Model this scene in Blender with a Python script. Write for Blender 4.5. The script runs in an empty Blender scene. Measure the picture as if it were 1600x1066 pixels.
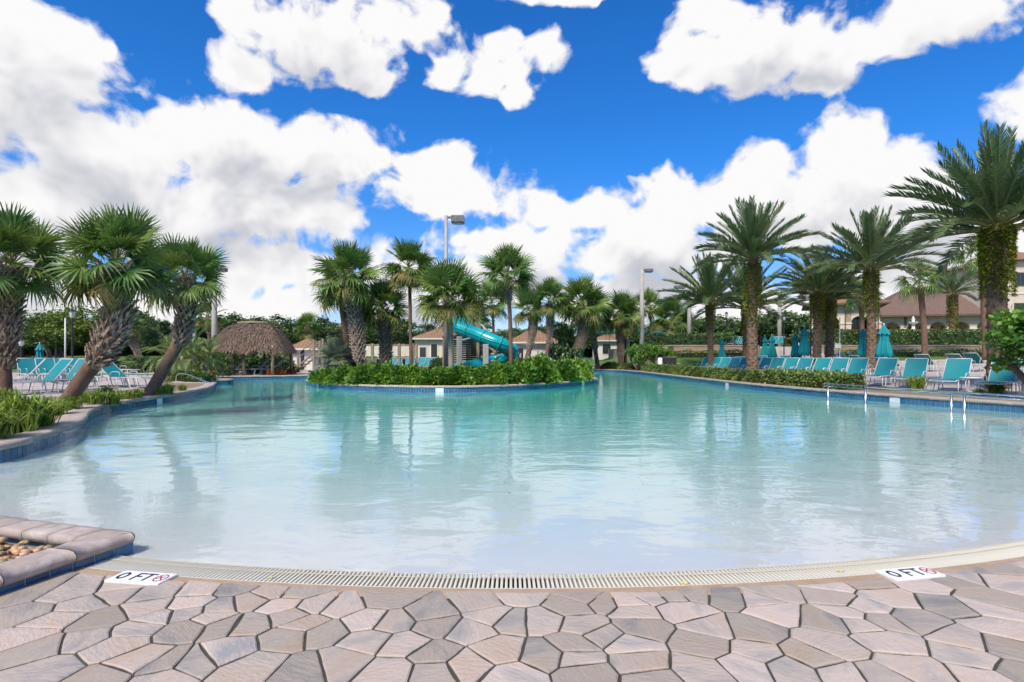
import bpy, bmesh, math, random
from math import sin, cos, pi, sqrt, atan2, radians, atan, tan, hypot
from mathutils import Vector, Matrix, Euler
from mathutils.geometry import delaunay_2d_cdt
import numpy as np

random.seed(7)
SC = bpy.context.scene
COL = SC.collection

# ------------------------------------------------------------------ camera, world, sun, exposure
F, CX, HZ, CH = 889.0, 800.0, 557.0, 1.3     # focal length in photo pixels, centre column, horizon row, eye height
cam_d = bpy.data.cameras.new('camera')
cam = bpy.data.objects.new('camera', cam_d)
COL.objects.link(cam)
cam.location = (0, 0, CH)
cam.rotation_euler = (radians(90), 0, 0)
cam_d.sensor_width = 36.0
cam_d.lens = 36.0 * F / 1600.0
cam_d.shift_y = (HZ - 533.0) / 1600.0
cam_d.clip_end = 3000
SC.camera = cam

SUN_EL, SUN_AZ = radians(50), radians(203)    # azimuth clockwise from +Y (camera looks along +Y)
sun_l = bpy.data.lights.new('sun', 'SUN')
sun_l.energy = 3.4
sun_l.angle = radians(12)
sun_l.color = (1.0, 0.91, 0.79)
sun = bpy.data.objects.new('sun', sun_l)
COL.objects.link(sun)
sd = Vector((sin(SUN_AZ) * cos(SUN_EL), cos(SUN_AZ) * cos(SUN_EL), sin(SUN_EL)))
sun.rotation_euler = sd.to_track_quat('Z', 'Y').to_euler()
sun.location = (0, -20, 40)

SC.view_settings.view_transform = 'Standard'
SC.view_settings.look = 'None'
SC.view_settings.exposure = 0.55
SC.view_settings.gamma = 1.0
SC.render.engine = 'CYCLES'
SC.cycles.use_denoising = True
try:
    SC.cycles.denoiser = 'OPENIMAGEDENOISE'
except Exception:
    pass
SC.cycles.use_adaptive_sampling = True
SC.cycles.adaptive_threshold = 0.02
SC.cycles.max_bounces = 10
SC.cycles.transparent_max_bounces = 12
SC.cycles.transmission_bounces = 8
SC.cycles.caustics_refractive = True
SC.cycles.caustics_reflective = False
SC.cycles.blur_glossy = 1.0
SC.cycles.sample_clamp_indirect = 0.0


def sky_uv(px, py):
    """azimuth and tangent of elevation of a direction given in the photo's own pixels"""
    az = atan((px - CX) / F)
    return az, (HZ - py) / F * cos(az)


def build_world():
    w = bpy.data.worlds.new('World')
    SC.world = w
    w.use_nodes = True
    nt = w.node_tree
    nt.nodes.clear()

    def cloud_group(coarse):
        # ---- cloud field group: vector (azimuth, tan elevation, 0) -> density
        g = bpy.data.node_groups.new('cloud_field', 'ShaderNodeTree')
        g.interface.new_socket('P', in_out='INPUT', socket_type='NodeSocketVector')
        g.interface.new_socket('D', in_out='OUTPUT', socket_type='NodeSocketFloat')
        gi = g.nodes.new('NodeGroupInput')
        go = g.nodes.new('NodeGroupOutput')

        def N(t, **kw):
            n = g.nodes.new(t)
            for k, v in kw.items():
                setattr(n, k, v)
            return n

        def math_(op, a, b=None, clamp=False):
            n = N('ShaderNodeMath', operation=op, use_clamp=clamp)
            for i, x in enumerate((a, b)):
                if x is None:
                    continue
                if isinstance(x, (int, float)):
                    n.inputs[i].default_value = x
                else:
                    g.links.new(x, n.inputs[i])
            return n.outputs[0]
        P = gi.outputs['P']
        # domain warp
        wn = N('ShaderNodeTexNoise')
        wn.inputs['Scale'].default_value = 6.0
        wn.inputs['Detail'].default_value = 3.0
        g.links.new(P, wn.inputs['Vector'])
        sub = N('ShaderNodeVectorMath', operation='SUBTRACT')
        g.links.new(wn.outputs['Color'], sub.inputs[0])
        sub.inputs[1].default_value = (0.5, 0.5, 0.5)
        sc_ = N('ShaderNodeVectorMath', operation='SCALE')
        g.links.new(sub.outputs[0], sc_.inputs[0])
        sc_.inputs['Scale'].default_value = 0.09
        wp = N('ShaderNodeVectorMath', operation='ADD')
        g.links.new(P, wp.inputs[0])
        g.links.new(sc_.outputs[0], wp.inputs[1])
        Q = wp.outputs[0]
        blobs = [
            (60, 120, 170, 130), (150, 235, 230, 105), (300, 215, 110, 70), (430, 235, 190, 85), (540, 245, 85, 65), (250, 330, 330, 90),
            (0, 320, 200, 150), (20, 30, 90, 70), (440, 330, 130, 70), (420, 415, 110, 42), (120, 130, 70, 60),
            (500, 60, 170, 75), (400, 105, 70, 45), (620, 30, 90, 60), (370, 20, 70, 40), (560, 110, 80, 40),
            (765, 110, 85, 42), (800, 140, 45, 40), (700, 105, 45, 45), (850, 80, 40, 28), (780, 65, 40, 26), (860, 0, 95, 20),
            (1230, 70, 190, 85), (1440, 40, 190, 70), (1280, 135, 90, 35), (1085, 100, 70, 50), (1120, 20, 70, 50), (1640, 110, 110, 80),
            (1330, 240, 115, 72), (1200, 310, 220, 62), (1040, 320, 105, 72), (890, 330, 110, 46), (700, 305, 145, 55), (690, 250, 70, 30),
            (820, 390, 190, 62), (1000, 385, 240, 62), (1300, 345, 270, 72), (1420, 240, 60, 55), (1190, 275, 60, 50),
            (470, 475, 120, 40), (700, 450, 220, 60), (1000, 470, 220, 45), (1520, 420, 160, 85), (100, 455, 330, 50), (1330, 430, 110, 36),
            (150, 75, 50, 22), (1250, 500, 380, 38), (250, 490, 260, 26),
        ]
        S = None
        for (bx_, by_, rx, ry) in (blobs if not coarse else [b_ for b_ in blobs if b_[2] * b_[3] > 8500]):
            u, v = sky_uv(bx_, by_)
            ca = cos(u)
            a = N('ShaderNodeVectorMath', operation='SUBTRACT')
            g.links.new(Q, a.inputs[0])
            a.inputs[1].default_value = (u, v, 0)
            m = N('ShaderNodeVectorMath', operation='MULTIPLY')
            g.links.new(a.outputs[0], m.inputs[0])
            m.inputs[1].default_value = (F / rx / (ca * ca), F / ry / ca, 0)
            l = N('ShaderNodeVectorMath', operation='LENGTH')
            g.links.new(m.outputs[0], l.inputs[0])
            o = math_('SUBTRACT', 1.42, l.outputs['Value'])
            if S is None:
                S = o
            else:
                n = N('ShaderNodeMath', operation='SMOOTH_MAX')
                g.links.new(S, n.inputs[0])
                g.links.new(o, n.inputs[1])
                n.inputs[2].default_value = 0.25
                S = n.outputs[0]
        # away from the view the same kind of broken cumulus goes on, from noise alone
        gen = N('ShaderNodeTexNoise')
        gen.inputs['Scale'].default_value = 2.6
        gen.inputs['Detail'].default_value = 2.0
        g.links.new(Q, gen.inputs['Vector'])
        G_ = math_('MULTIPLY', math_('SUBTRACT', gen.outputs['Fac'], 0.47), 5.0)
        sep = N('ShaderNodeSeparateXYZ')
        g.links.new(P, sep.inputs[0])
        aw = N('ShaderNodeMapRange', interpolation_type='SMOOTHSTEP')
        g.links.new(math_('ABSOLUTE', sep.outputs[0]), aw.inputs['Value'])
        aw.inputs['From Min'].default_value = 0.74
        aw.inputs['From Max'].default_value = 0.95
        ev = N('ShaderNodeMapRange', interpolation_type='SMOOTHSTEP')
        g.links.new(sep.outputs[1], ev.inputs['Value'])
        ev.inputs['From Min'].default_value = 0.62
        ev.inputs['From Max'].default_value = 0.8
        outside = math_('MAXIMUM', aw.outputs[0], ev.outputs[0])
        mx = N('ShaderNodeMix', data_type='FLOAT')
        g.links.new(outside, mx.inputs[0])
        g.links.new(S, mx.inputs[2])
        g.links.new(G_, mx.inputs[3])
        # billows
        n1 = N('ShaderNodeTexNoise')
        n1.inputs['Scale'].default_value = 9.0
        n1.inputs['Detail'].default_value = 3.0 if coarse else 9.0
        n1.inputs['Roughness'].default_value = 0.58
        g.links.new(Q, n1.inputs['Vector'])
        vo = N('ShaderNodeTexVoronoi', feature='SMOOTH_F1')
        vo.inputs['Scale'].default_value = 16.0
        vo.inputs['Smoothness'].default_value = 0.4
        try:
            vo.inputs['Detail'].default_value = 2.0
        except Exception:
            pass
        g.links.new(Q, vo.inputs['Vector'])
        t1 = math_('MULTIPLY', math_('SUBTRACT', n1.outputs['Fac'], 0.5), 2.1)
        t2 = math_('MULTIPLY', math_('SUBTRACT', 0.42, vo.outputs['Distance']), 0.55)
        D = math_('ADD', math_('ADD', mx.outputs[0], t1), t2)
        g.links.new(D, go.inputs['D'])
        return g

    def M(t, **kw):
        n = nt.nodes.new(t)
        for k, v in kw.items():
            setattr(n, k, v)
        return n

    def mt(op, a, b=None, clamp=False):
        n = M('ShaderNodeMath', operation=op, use_clamp=clamp)
        for i, x in enumerate((a, b)):
            if x is None:
                continue
            if isinstance(x, (int, float)):
                n.inputs[i].default_value = x
            else:
                nt.links.new(x, n.inputs[i])
        return n.outputs[0]
    tc = M('ShaderNodeTexCoord')
    sp = M('ShaderNodeSeparateXYZ')
    nt.links.new(tc.outputs['Generated'], sp.inputs[0])
    az = mt('ARCTAN2', sp.outputs[0], sp.outputs[1])
    hl = mt('SQRT', mt('ADD', mt('MULTIPLY', sp.outputs[0], sp.outputs[0]), mt('MULTIPLY', sp.outputs[1], sp.outputs[1])))
    tv = mt('DIVIDE', sp.outputs[2], mt('MAXIMUM', hl, 0.05))
    cb = M('ShaderNodeCombineXYZ')
    nt.links.new(az, cb.inputs[0])
    nt.links.new(tv, cb.inputs[1])

    g_fine, g_coarse = cloud_group(False), cloud_group(True)

    def field(off, g):
        a = M('ShaderNodeVectorMath', operation='ADD')
        nt.links.new(cb.outputs[0], a.inputs[0])
        a.inputs[1].default_value = off
        q = M('ShaderNodeGroup')
        q.node_tree = g
        nt.links.new(a.outputs[0], q.inputs[0])
        return q.outputs[0]
    d0 = field((0, 0, 0), g_fine)
    d1 = field((-0.015, 0.06, 0), g_coarse)
    mask = M('ShaderNodeMapRange', interpolation_type='SMOOTHSTEP')
    nt.links.new(d0, mask.inputs['Value'])
    mask.inputs['From Min'].default_value = 0.16
    mask.inputs['From Max'].default_value = 0.52
    shade = M('ShaderNodeMapRange', interpolation_type='SMOOTHSTEP')
    nt.links.new(d1, shade.inputs['Value'])
    shade.inputs['From Min'].default_value = 0.2
    shade.inputs['From Max'].default_value = 1.3
    # cloud body: bright edges toward the sun, lavender grey undersides
    ramp = M('ShaderNodeMix', data_type='RGBA')
    nt.links.new(shade.outputs[0], ramp.inputs[0])
    ramp.inputs[6].default_value = (0.88, 0.87, 0.87, 1)
    ramp.inputs[7].default_value = (0.50, 0.515, 0.57, 1)
    sky = M('ShaderNodeTexSky', sky_type='NISHITA')
    sky.sun_disc = False
    sky.sun_elevation = SUN_EL
    sky.sun_rotation = SUN_AZ
    sky.air_density = 1.0
    sky.dust_density = 0.3
    sky.ozone_density = 3.0
    hs = M('ShaderNodeHueSaturation')
    hs.inputs['Saturation'].default_value = 1.3
    hs.inputs['Value'].default_value = 1.0
    nt.links.new(sky.outputs[0], hs.inputs['Color'])
    tint = M('ShaderNodeMix', data_type='RGBA', blend_type='MULTIPLY')
    tint.inputs[0].default_value = 1.0
    tint.inputs[7].default_value = (0.40, 0.76, 1.05, 1)
    nt.links.new(hs.outputs[0], tint.inputs[6])
    # hazier and paler toward the horizon
    hz_ = M('ShaderNodeMapRange')
    nt.links.new(tv, hz_.inputs['Value'])
    hz_.inputs['From Min'].default_value = 0.02
    hz_.inputs['From Max'].default_value = 0.34
    tcol = M('ShaderNodeMix', data_type='RGBA')
    nt.links.new(hz_.outputs[0], tcol.inputs[0])
    tcol.inputs[6].default_value = (0.62, 0.62, 0.84, 1)
    tcol.inputs[7].default_value = (0.34, 0.74, 1.06, 1)
    nt.links.new(tcol.outputs[2], tint.inputs[7])
    bg1 = M('ShaderNodeBackground')
    nt.links.new(tint.outputs[2], bg1.inputs['Color'])
    bg1.inputs['Strength'].default_value = 0.12
    bg2 = M('ShaderNodeBackground')
    nt.links.new(ramp.outputs[2], bg2.inputs['Color'])
    bg2.inputs['Strength'].default_value = 0.76
    ms = M('ShaderNodeMixShader')
    # clouds stop below the horizon
    up = M('ShaderNodeMapRange')
    nt.links.new(tv, up.inputs['Value'])
    up.inputs['From Min'].default_value = -0.02
    up.inputs['From Max'].default_value = 0.01
    nt.links.new(mt('MULTIPLY', mask.outputs[0], up.outputs[0]), ms.inputs[0])
    nt.links.new(bg1.outputs[0], ms.inputs[1])
    nt.links.new(bg2.outputs[0], ms.inputs[2])
    out = M('ShaderNodeOutputWorld')
    nt.links.new(ms.outputs[0], out.inputs['Surface'])
    w.cycles.sampling_method = 'MANUAL'
    w.cycles.sample_map_resolution = 512


build_world()


# ------------------------------------------------------------------ places in the world
def gx(px, d):
    return (px - CX) / F * d


def gzz(py, d):
    return CH + (HZ - py) / F * d


def on(px, py, z):
    """point on the level z seen at that pixel of the photograph"""
    d = (CH - z) * F / (py - HZ)
    return (gx(px, d), d, z)


def sstep(a, b, x):
    t = min(1, max(0, (x - a) / (b - a)))
    return t * t * (3 - 2 * t)


DK = 0.2      # pool deck level above the water


def gz(x, y):
    """height of the ground"""
    s = 0.036 * max(0.0, x - 13.5)
    s = max(s, 0.04 * max(0.0, y - 48.5) * (1 - sstep(8, 14, x)))
    s = min(s, 2.2)
    if x > 10:
        k = sstep(44.5, 48.0, y) * sstep(10, 13, x)
        s = s + (1.15 - s) * k if s < 1.15 else s
    return DK + s


TERR = 2.15   # upper terrace behind the retaining wall


# ------------------------------------------------------------------ materials
MATS = {}


def mat(name, c1, c2=None, scale=8.0, rough=0.7, bump=0.0, bscale=None, detail=5.0, rnd=0.0, metal=0.0, spec=0.5, trans=0.0, var=0.0, coord='Object', stretch=None, c3=None):
    """two-tone noise material; rnd: brightness jitter per object, var: jitter from the mesh's own 'var' attribute, trans: leaf translucency"""
    if name in MATS:
        return MATS[name]
    m = bpy.data.materials.new(name)
    MATS[name] = m
    m.use_nodes = True
    nt = m.node_tree
    b = nt.nodes['Principled BSDF']
    out = nt.nodes['Material Output']
    b.inputs['Roughness'].default_value = rough
    b.inputs['Metallic'].default_value = metal
    b.inputs['Specular IOR Level'].default_value = spec
    L = nt.links.new
    tc = nt.nodes.new('ShaderNodeTexCoord')
    vec = tc.outputs[coord]
    if stretch:
        mp = nt.nodes.new('ShaderNodeMapping')
        mp.inputs['Scale'].default_value = stretch
        L(vec, mp.inputs[0])
        vec = mp.outputs[0]
    oi = nt.nodes.new('ShaderNodeObjectInfo')
    if coord == 'Object' and rnd:
        ad = nt.nodes.new('ShaderNodeVectorMath')
        ad.operation = 'ADD'
        L(vec, ad.inputs[0])
        L(oi.outputs['Location'], ad.inputs[1])
        vec = ad.outputs[0]
    no = nt.nodes.new('ShaderNodeTexNoise')
    no.inputs['Scale'].default_value = scale
    no.inputs['Detail'].default_value = detail
    no.inputs['Roughness'].default_value = 0.6
    L(vec, no.inputs['Vector'])
    cr = nt.nodes.new('ShaderNodeValToRGB')
    cr.color_ramp.elements[0].position = 0.32
    cr.color_ramp.elements[1].position = 0.68
    cr.color_ramp.elements[0].color = (*c1, 1)
    cr.color_ramp.elements[1].color = (*(c2 or c1), 1)
    if c3:
        e = cr.color_ramp.elements.new(0.5)
        e.color = (*c3, 1)
    L(no.outputs['Fac'], cr.inputs[0])
    col = cr.outputs[0]
    if rnd or var:
        hs = nt.nodes.new('ShaderNodeHueSaturation')
        L(col, hs.inputs['Color'])
        if var:
            at = nt.nodes.new('ShaderNodeAttribute')
            at.attribute_name = 'var'
            src, amt = at.outputs['Fac'], var
        else:
            src, amt = oi.outputs['Random'], rnd
        mr = nt.nodes.new('ShaderNodeMapRange')
        L(src, mr.inputs['Value'])
        mr.inputs['To Min'].default_value = 1 - amt
        mr.inputs['To Max'].default_value = 1 + amt
        L(mr.outputs[0], hs.inputs['Value'])
        mr2 = nt.nodes.new('ShaderNodeMapRange')
        L(src, mr2.inputs['Value'])
        mr2.inputs['To Min'].default_value = 0.5 + 0.03 * (1 if (trans or var) else 0.3)
        mr2.inputs['To Max'].default_value = 0.5 - 0.03 * (1 if (trans or var) else 0.3)
        L(mr2.outputs[0], hs.inputs['Hue'])
        col = hs.outputs[0]
    L(col, b.inputs['Base Color'])
    if bump:
        bn = nt.nodes.new('ShaderNodeTexNoise')
        bn.inputs['Scale'].default_value = bscale or scale * 3
        bn.inputs['Detail'].default_value = 6
        L(vec, bn.inputs['Vector'])
        bu = nt.nodes.new('ShaderNodeBump')
        bu.inputs['Strength'].default_value = bump
        bu.inputs['Distance'].default_value = 0.014
        L(bn.outputs['Fac'], bu.inputs['Height'])
        L(bu.outputs[0], b.inputs['Normal'])
    if trans:
        tr = nt.nodes.new('ShaderNodeBsdfTranslucent')
        L(col, tr.inputs['Color'])
        mx = nt.nodes.new('ShaderNodeMixShader')
        mx.inputs[0].default_value = trans
        L(b.outputs[0], mx.inputs[1])
        L(tr.outputs[0], mx.inputs[2])
        L(mx.outputs[0], out.inputs['Surface'])
    return m


def water_mat():
    m = bpy.data.materials.new('pool_water')
    m.use_nodes = True
    nt = m.node_tree
    nt.nodes.clear()
    L = nt.links.new
    out = nt.nodes.new('ShaderNodeOutputMaterial')
    b = nt.nodes.new('ShaderNodeBsdfPrincipled')
    b.inputs['Base Color'].default_value = (1, 1, 1, 1)
    b.inputs['Roughness'].default_value = 0.0
    b.inputs['IOR'].default_value = 1.33
    b.inputs['Transmission Weight'].default_value = 1.0
    geo = nt.nodes.new('ShaderNodeNewGeometry')

    def noise(sc, det, st):
        mp = nt.nodes.new('ShaderNodeMapping')
        mp.inputs['Scale'].default_value = st
        L(geo.outputs['Position'], mp.inputs[0])
        n = nt.nodes.new('ShaderNodeTexNoise')
        n.inputs['Scale'].default_value = sc
        n.inputs['Detail'].default_value = det
        n.inputs['Distortion'].default_value = 0.6
        L(mp.outputs[0], n.inputs['Vector'])
        return n.outputs['Fac']
    a = noise(1.5, 2, (0.75, 1.2, 1))
    c = noise(5.0, 2, (0.8, 1.2, 1))
    # calm and ruffled patches
    p = noise(0.12, 2, (1, 1, 1))
    mr = nt.nodes.new('ShaderNodeMapRange')
    L(p, mr.inputs['Value'])
    mr.inputs['From Min'].default_value = 0.35
    mr.inputs['From Max'].default_value = 0.65
    mr.inputs['To Min'].default_value = 0.45
    mr.inputs['To Max'].default_value = 1.0
    s1 = nt.nodes.new('ShaderNodeMath'); s1.operation = 'MULTIPLY'
    L(c, s1.inputs[0]); s1.inputs[1].default_value = 0.22
    s2 = nt.nodes.new('ShaderNodeMath'); s2.operation = 'ADD'
    L(a, s2.inputs[0]); L(s1.outputs[0], s2.inputs[1])
    s3 = nt.nodes.new('ShaderNodeMath'); s3.operation = 'MULTIPLY'
    L(s2.outputs[0], s3.inputs[0]); L(mr.outputs[0], s3.inputs[1])
    bu = nt.nodes.new('ShaderNodeBump')
    bu.inputs['Strength'].default_value = 1.0
    bu.inputs['Distance'].default_value = 0.02
    L(s3.outputs[0], bu.inputs['Height'])
    L(bu.outputs[0], b.inputs['Normal'])
    L(b.outputs[0], out.inputs['Surface'])
    va = nt.nodes.new('ShaderNodeVolumeAbsorption')
    va.inputs['Color'].default_value = (0.10, 0.94, 0.915, 1)
    va.inputs['Density'].default_value = 0.85
    L(va.outputs[0], out.inputs['Volume'])
    return m


def brick_mat(name, c1, c2, mortar, sx, sz, msize=0.012):
    if name in MATS:
        return MATS[name]
    m = mat(name, c1, c2, 3.0, 0.85)
    nt = m.node_tree
    b = nt.nodes['Principled BSDF']
    tc = nt.nodes.new('ShaderNodeTexCoord')
    sp = nt.nodes.new('ShaderNodeSeparateXYZ')
    nt.links.new(tc.outputs['Object'], sp.inputs[0])
    cb = nt.nodes.new('ShaderNodeCombineXYZ')
    nt.links.new(sp.outputs[0], cb.inputs[0])
    nt.links.new(sp.outputs[2], cb.inputs[1])
    br = nt.nodes.new('ShaderNodeTexBrick')
    nt.links.new(cb.outputs[0], br.inputs['Vector'])
    br.inputs['Color1'].default_value = (*c1, 1)
    br.inputs['Color2'].default_value = (*c2, 1)
    br.inputs['Mortar'].default_value = (*mortar, 1)
    br.inputs['Scale'].default_value = 1.0
    br.inputs['Brick Width'].default_value = sx
    br.inputs['Row Height'].default_value = sz
    br.inputs['Mortar Size'].default_value = msize
    nt.links.new(br.outputs['Color'], b.inputs['Base Color'])
    return m


def roof_mat(name, c1, c2, c3):
    m = mat(name, c1, c2, 4.0, 0.8, c3=c3)
    nt = m.node_tree
    b = nt.nodes['Principled BSDF']
    tc = nt.nodes.new('ShaderNodeTexCoord')
    w1 = nt.nodes.new('ShaderNodeTexWave')
    w1.bands_direction = 'X'
    w1.inputs['Scale'].default_value = 1.1
    w1.inputs['Distortion'].default_value = 0.3
    w2 = nt.nodes.new('ShaderNodeTexWave')
    w2.bands_direction = 'Z'
    w2.wave_profile = 'SAW'
    w2.inputs['Scale'].default_value = 2.2
    for w in (w1, w2):
        nt.links.new(tc.outputs['Object'], w.inputs['Vector'])
    ad = nt.nodes.new('ShaderNodeMath')
    ad.operation = 'ADD'
    nt.links.new(w1.outputs['Fac'], ad.inputs[0])
    nt.links.new(w2.outputs['Fac'], ad.inputs[1])
    bu = nt.nodes.new('ShaderNodeBump')
    bu.inputs['Strength'].default_value = 0.9
    bu.inputs['Distance'].default_value = 0.06
    nt.links.new(ad.outputs[0], bu.inputs['Height'])
    nt.links.new(bu.outputs[0], b.inputs['Normal'])
    return m


M_STONE = mat('flagstone', (0.42, 0.315, 0.235), (0.255, 0.24, 0.225), 3.4, 0.75, 0.5, 40, 8, rnd=0.26, c3=(0.43, 0.355, 0.29), stretch=(0.55, 1.3, 1))
M_GROUT = mat('joint_soil', (0.035, 0.03, 0.022), (0.075, 0.07, 0.05), 12, 0.95, 0.5)
M_SAND = mat('sandy_edge', (0.36, 0.23, 0.14), (0.42, 0.31, 0.21), 9, 0.85, 0.3)
M_COPING = mat('cast_coping', (0.42, 0.34, 0.28), (0.50, 0.43, 0.37), 5, 0.7, 0.35, 30, rnd=0.08, c3=(0.36, 0.29, 0.24))
M_TILE = mat('blue_glazed_tile', (0.03, 0.105, 0.20), (0.05, 0.15, 0.27), 9, 0.15, rnd=0.3)
M_GROUTW = mat('tile_grout', (0.42, 0.45, 0.46), (0.34, 0.38, 0.40), 20, 0.8)
M_PLASTER = mat('pool_plaster', (0.88, 0.86, 0.79), (0.84, 0.82, 0.75), 1.2, 0.8)
M_GRATE = mat('cream_plastic', (0.62, 0.56, 0.42), (0.70, 0.66, 0.53), 6, 0.45)
M_DARK = mat('dark_void', (0.02, 0.02, 0.018), (0.04, 0.035, 0.03), 8, 0.8)
M_DECK = mat('pink_deck', (0.46, 0.36, 0.31), (0.54, 0.45, 0.39), 0.9, 0.8, 0.25, 25, c3=(0.42, 0.36, 0.32))
M_GRASS = mat('lawn_green', (0.055, 0.12, 0.018), (0.10, 0.17, 0.028), 1.4, 0.95, 0.7, 30)
M_MULCH = mat('bark_and_pebble', (0.30, 0.20, 0.12), (0.46, 0.36, 0.25), 26, 0.9, 1.0, 40, c3=(0.18, 0.12, 0.07))
M_MULCHD = mat('dark_mulch', (0.10, 0.05, 0.03), (0.17, 0.09, 0.055), 20, 0.95, 1.0, 35)
M_SABAL = mat('sabal_leaf', (0.112, 0.200, 0.035), (0.184, 0.272, 0.058), 2.0, 0.42, rnd=0.22, trans=0.28)
M_SABALO = mat('old_sabal_leaf', (0.188, 0.194, 0.037), (0.275, 0.237, 0.062), 2.0, 0.5, rnd=0.25, trans=0.28)
M_DATE = mat('date_leaf', (0.096, 0.160, 0.064), (0.160, 0.232, 0.093), 2.0, 0.45, rnd=0.2, trans=0.25)
M_RACHIS = mat('frond_stalk', (0.20, 0.22, 0.06), (0.26, 0.25, 0.09), 3, 0.5, rnd=0.1)
M_BOOT = mat('leaf_base', (0.36, 0.30, 0.24), (0.52, 0.47, 0.40), 7, 0.85, 0.5, 30, rnd=0.3, c3=(0.25, 0.17, 0.11))
M_TRUNK = mat('sabal_bark', (0.115, 0.063, 0.039), (0.196, 0.121, 0.081), 7, 0.9, 0.8, 22, stretch=(1, 1, 0.5))
M_TRUNKG = mat('grey_palm_bark', (0.22, 0.18, 0.14), (0.33, 0.28, 0.22), 6, 0.9, 0.8, 22)
M_DATETR = mat('date_bark', (0.098, 0.058, 0.036), (0.234, 0.156, 0.098), 7, 0.9, 0.7, 25)
M_FERN = mat('trunk_fern', (0.163, 0.213, 0.015), (0.300, 0.338, 0.025), 3, 0.6, var=0.45, trans=0.25)
M_LEAFA = mat('oak_leaf', (0.064, 0.120, 0.035), (0.136, 0.200, 0.061), 1.0, 0.55, var=0.5, trans=0.25)
M_LEAFB = mat('myrtle_leaf', (0.115, 0.176, 0.030), (0.189, 0.257, 0.047), 1.0, 0.55, var=0.45, trans=0.28)
M_LEAFC = mat('shrub_leaf', (0.085, 0.195, 0.021), (0.169, 0.325, 0.039), 2.0, 0.4, var=0.5, trans=0.28)
M_LEAFD = mat('hedge_leaf', (0.094, 0.152, 0.032), (0.174, 0.239, 0.051), 2.0, 0.45, var=0.5, trans=0.22)
M_LEAFR = mat('red_leaf', (0.26, 0.05, 0.02), (0.30, 0.13, 0.03), 4.0, 0.5, var=0.4, trans=0.25)
M_LEAFY = mat('gold_leaf', (0.30, 0.30, 0.03), (0.24, 0.28, 0.04), 4.0, 0.5, var=0.4, trans=0.25)
M_BLADE = mat('grass_blade', (0.156, 0.247, 0.029), (0.286, 0.377, 0.052), 3.0, 0.45, var=0.45, trans=0.3)
M_SILVER = mat('silver_leaf', (0.16, 0.21, 0.14), (0.22, 0.27, 0.18), 3.0, 0.5, rnd=0.2, trans=0.25)
M_PYGMY = mat('pygmy_leaf', (0.156, 0.240, 0.060), (0.228, 0.324, 0.096), 3.0, 0.45, rnd=0.2, trans=0.3)
M_WOODT = mat('tree_bark', (0.13, 0.095, 0.065), (0.22, 0.17, 0.13), 6, 0.9, 0.6)
M_WOODP = mat('weathered_timber', (0.22, 0.16, 0.10), (0.32, 0.25, 0.17), 5, 0.85, 0.5, stretch=(1, 1, 0.25))
M_THATCH = mat('thatch', (0.115, 0.075, 0.048), (0.25, 0.18, 0.125), 9, 0.95, 0.8, 30, var=0.5)
M_TEAL = mat('teal_sling', (0.0, 0.175, 0.20), (0.0, 0.20, 0.225), 40, 0.6, 0.15, 200, rnd=0.08)
M_TEALU = mat('teal_canvas', (0.0, 0.22, 0.25), (0.004, 0.265, 0.29), 5, 0.75, 0.2, 60, rnd=0.08)
M_SLIDE = mat('teal_fibreglass', (0.0, 0.33, 0.36), (0.005, 0.37, 0.39), 2, 0.25)
M_ALU = mat('pale_aluminium', (0.55, 0.54, 0.52), (0.62, 0.61, 0.59), 10, 0.4, spec=0.5)
M_STEEL = mat('stainless', (0.62, 0.62, 0.60), (0.70, 0.70, 0.68), 10, 0.22, metal=1.0)
M_WHITE = mat('white_paint', (0.74, 0.74, 0.72), (0.80, 0.80, 0.78), 6, 0.5)
M_GREYSL = mat('white_sling', (0.58, 0.59, 0.60), (0.64, 0.65, 0.66), 20, 0.6)
M_BLACK = mat('black_paint', (0.015, 0.015, 0.016), (0.03, 0.03, 0.03), 8, 0.5)
M_INK = mat('black_ink', (0.01, 0.01, 0.01), (0.014, 0.014, 0.014), 8, 0.5)
M_RED = mat('red_paint', (0.45, 0.02, 0.02), (0.5, 0.03, 0.03), 8, 0.5)
M_YEL = mat('yellow_leaf', (0.55, 0.5, 0.02), (0.6, 0.45, 0.02), 8, 0.6)
M_POLE = mat('concrete_pole', (0.36, 0.33, 0.28), (0.44, 0.41, 0.36), 4, 0.85)
M_HEAD = mat('grey_luminaire', (0.12, 0.12, 0.12), (0.17, 0.17, 0.17), 6, 0.5)
M_STUCCO = mat('cream_stucco', (0.62, 0.53, 0.40), (0.68, 0.59, 0.46), 2, 0.9, 0.25, 60)
M_STUCCOW = mat('pale_stucco', (0.60, 0.57, 0.50), (0.67, 0.64, 0.57), 2, 0.9, 0.25, 60)
M_TRIM = mat('brown_trim', (0.12, 0.075, 0.05), (0.16, 0.10, 0.07), 5, 0.6)
M_GLASS = mat('dark_glass', (0.02, 0.028, 0.03), (0.04, 0.05, 0.055), 1, 0.08)
M_ROOF = roof_mat('clay_roof', (0.32, 0.18, 0.095), (0.20, 0.12, 0.075), (0.27, 0.155, 0.085))
M_ROOFB = roof_mat('brown_roof', (0.20, 0.125, 0.095), (0.15, 0.095, 0.075), (0.175, 0.11, 0.085))
M_WALL = brick_mat('retaining_blocks', (0.30, 0.20, 0.14), (0.36, 0.26, 0.19), (0.20, 0.15, 0.11), 0.45, 0.2)
M_STEP = mat('stair_concrete', (0.40, 0.36, 0.32), (0.46, 0.42, 0.37), 4, 0.85)
M_PEB = mat('river_pebble', (0.30, 0.24, 0.17), (0.46, 0.42, 0.36), 1.5, 0.5, var=0.6, c3=(0.42, 0.28, 0.12))
M_GREY = mat('grey_steel_paint', (0.33, 0.33, 0.31), (0.38, 0.38, 0.36), 5, 0.5)
M_WATER = water_mat()


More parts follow.
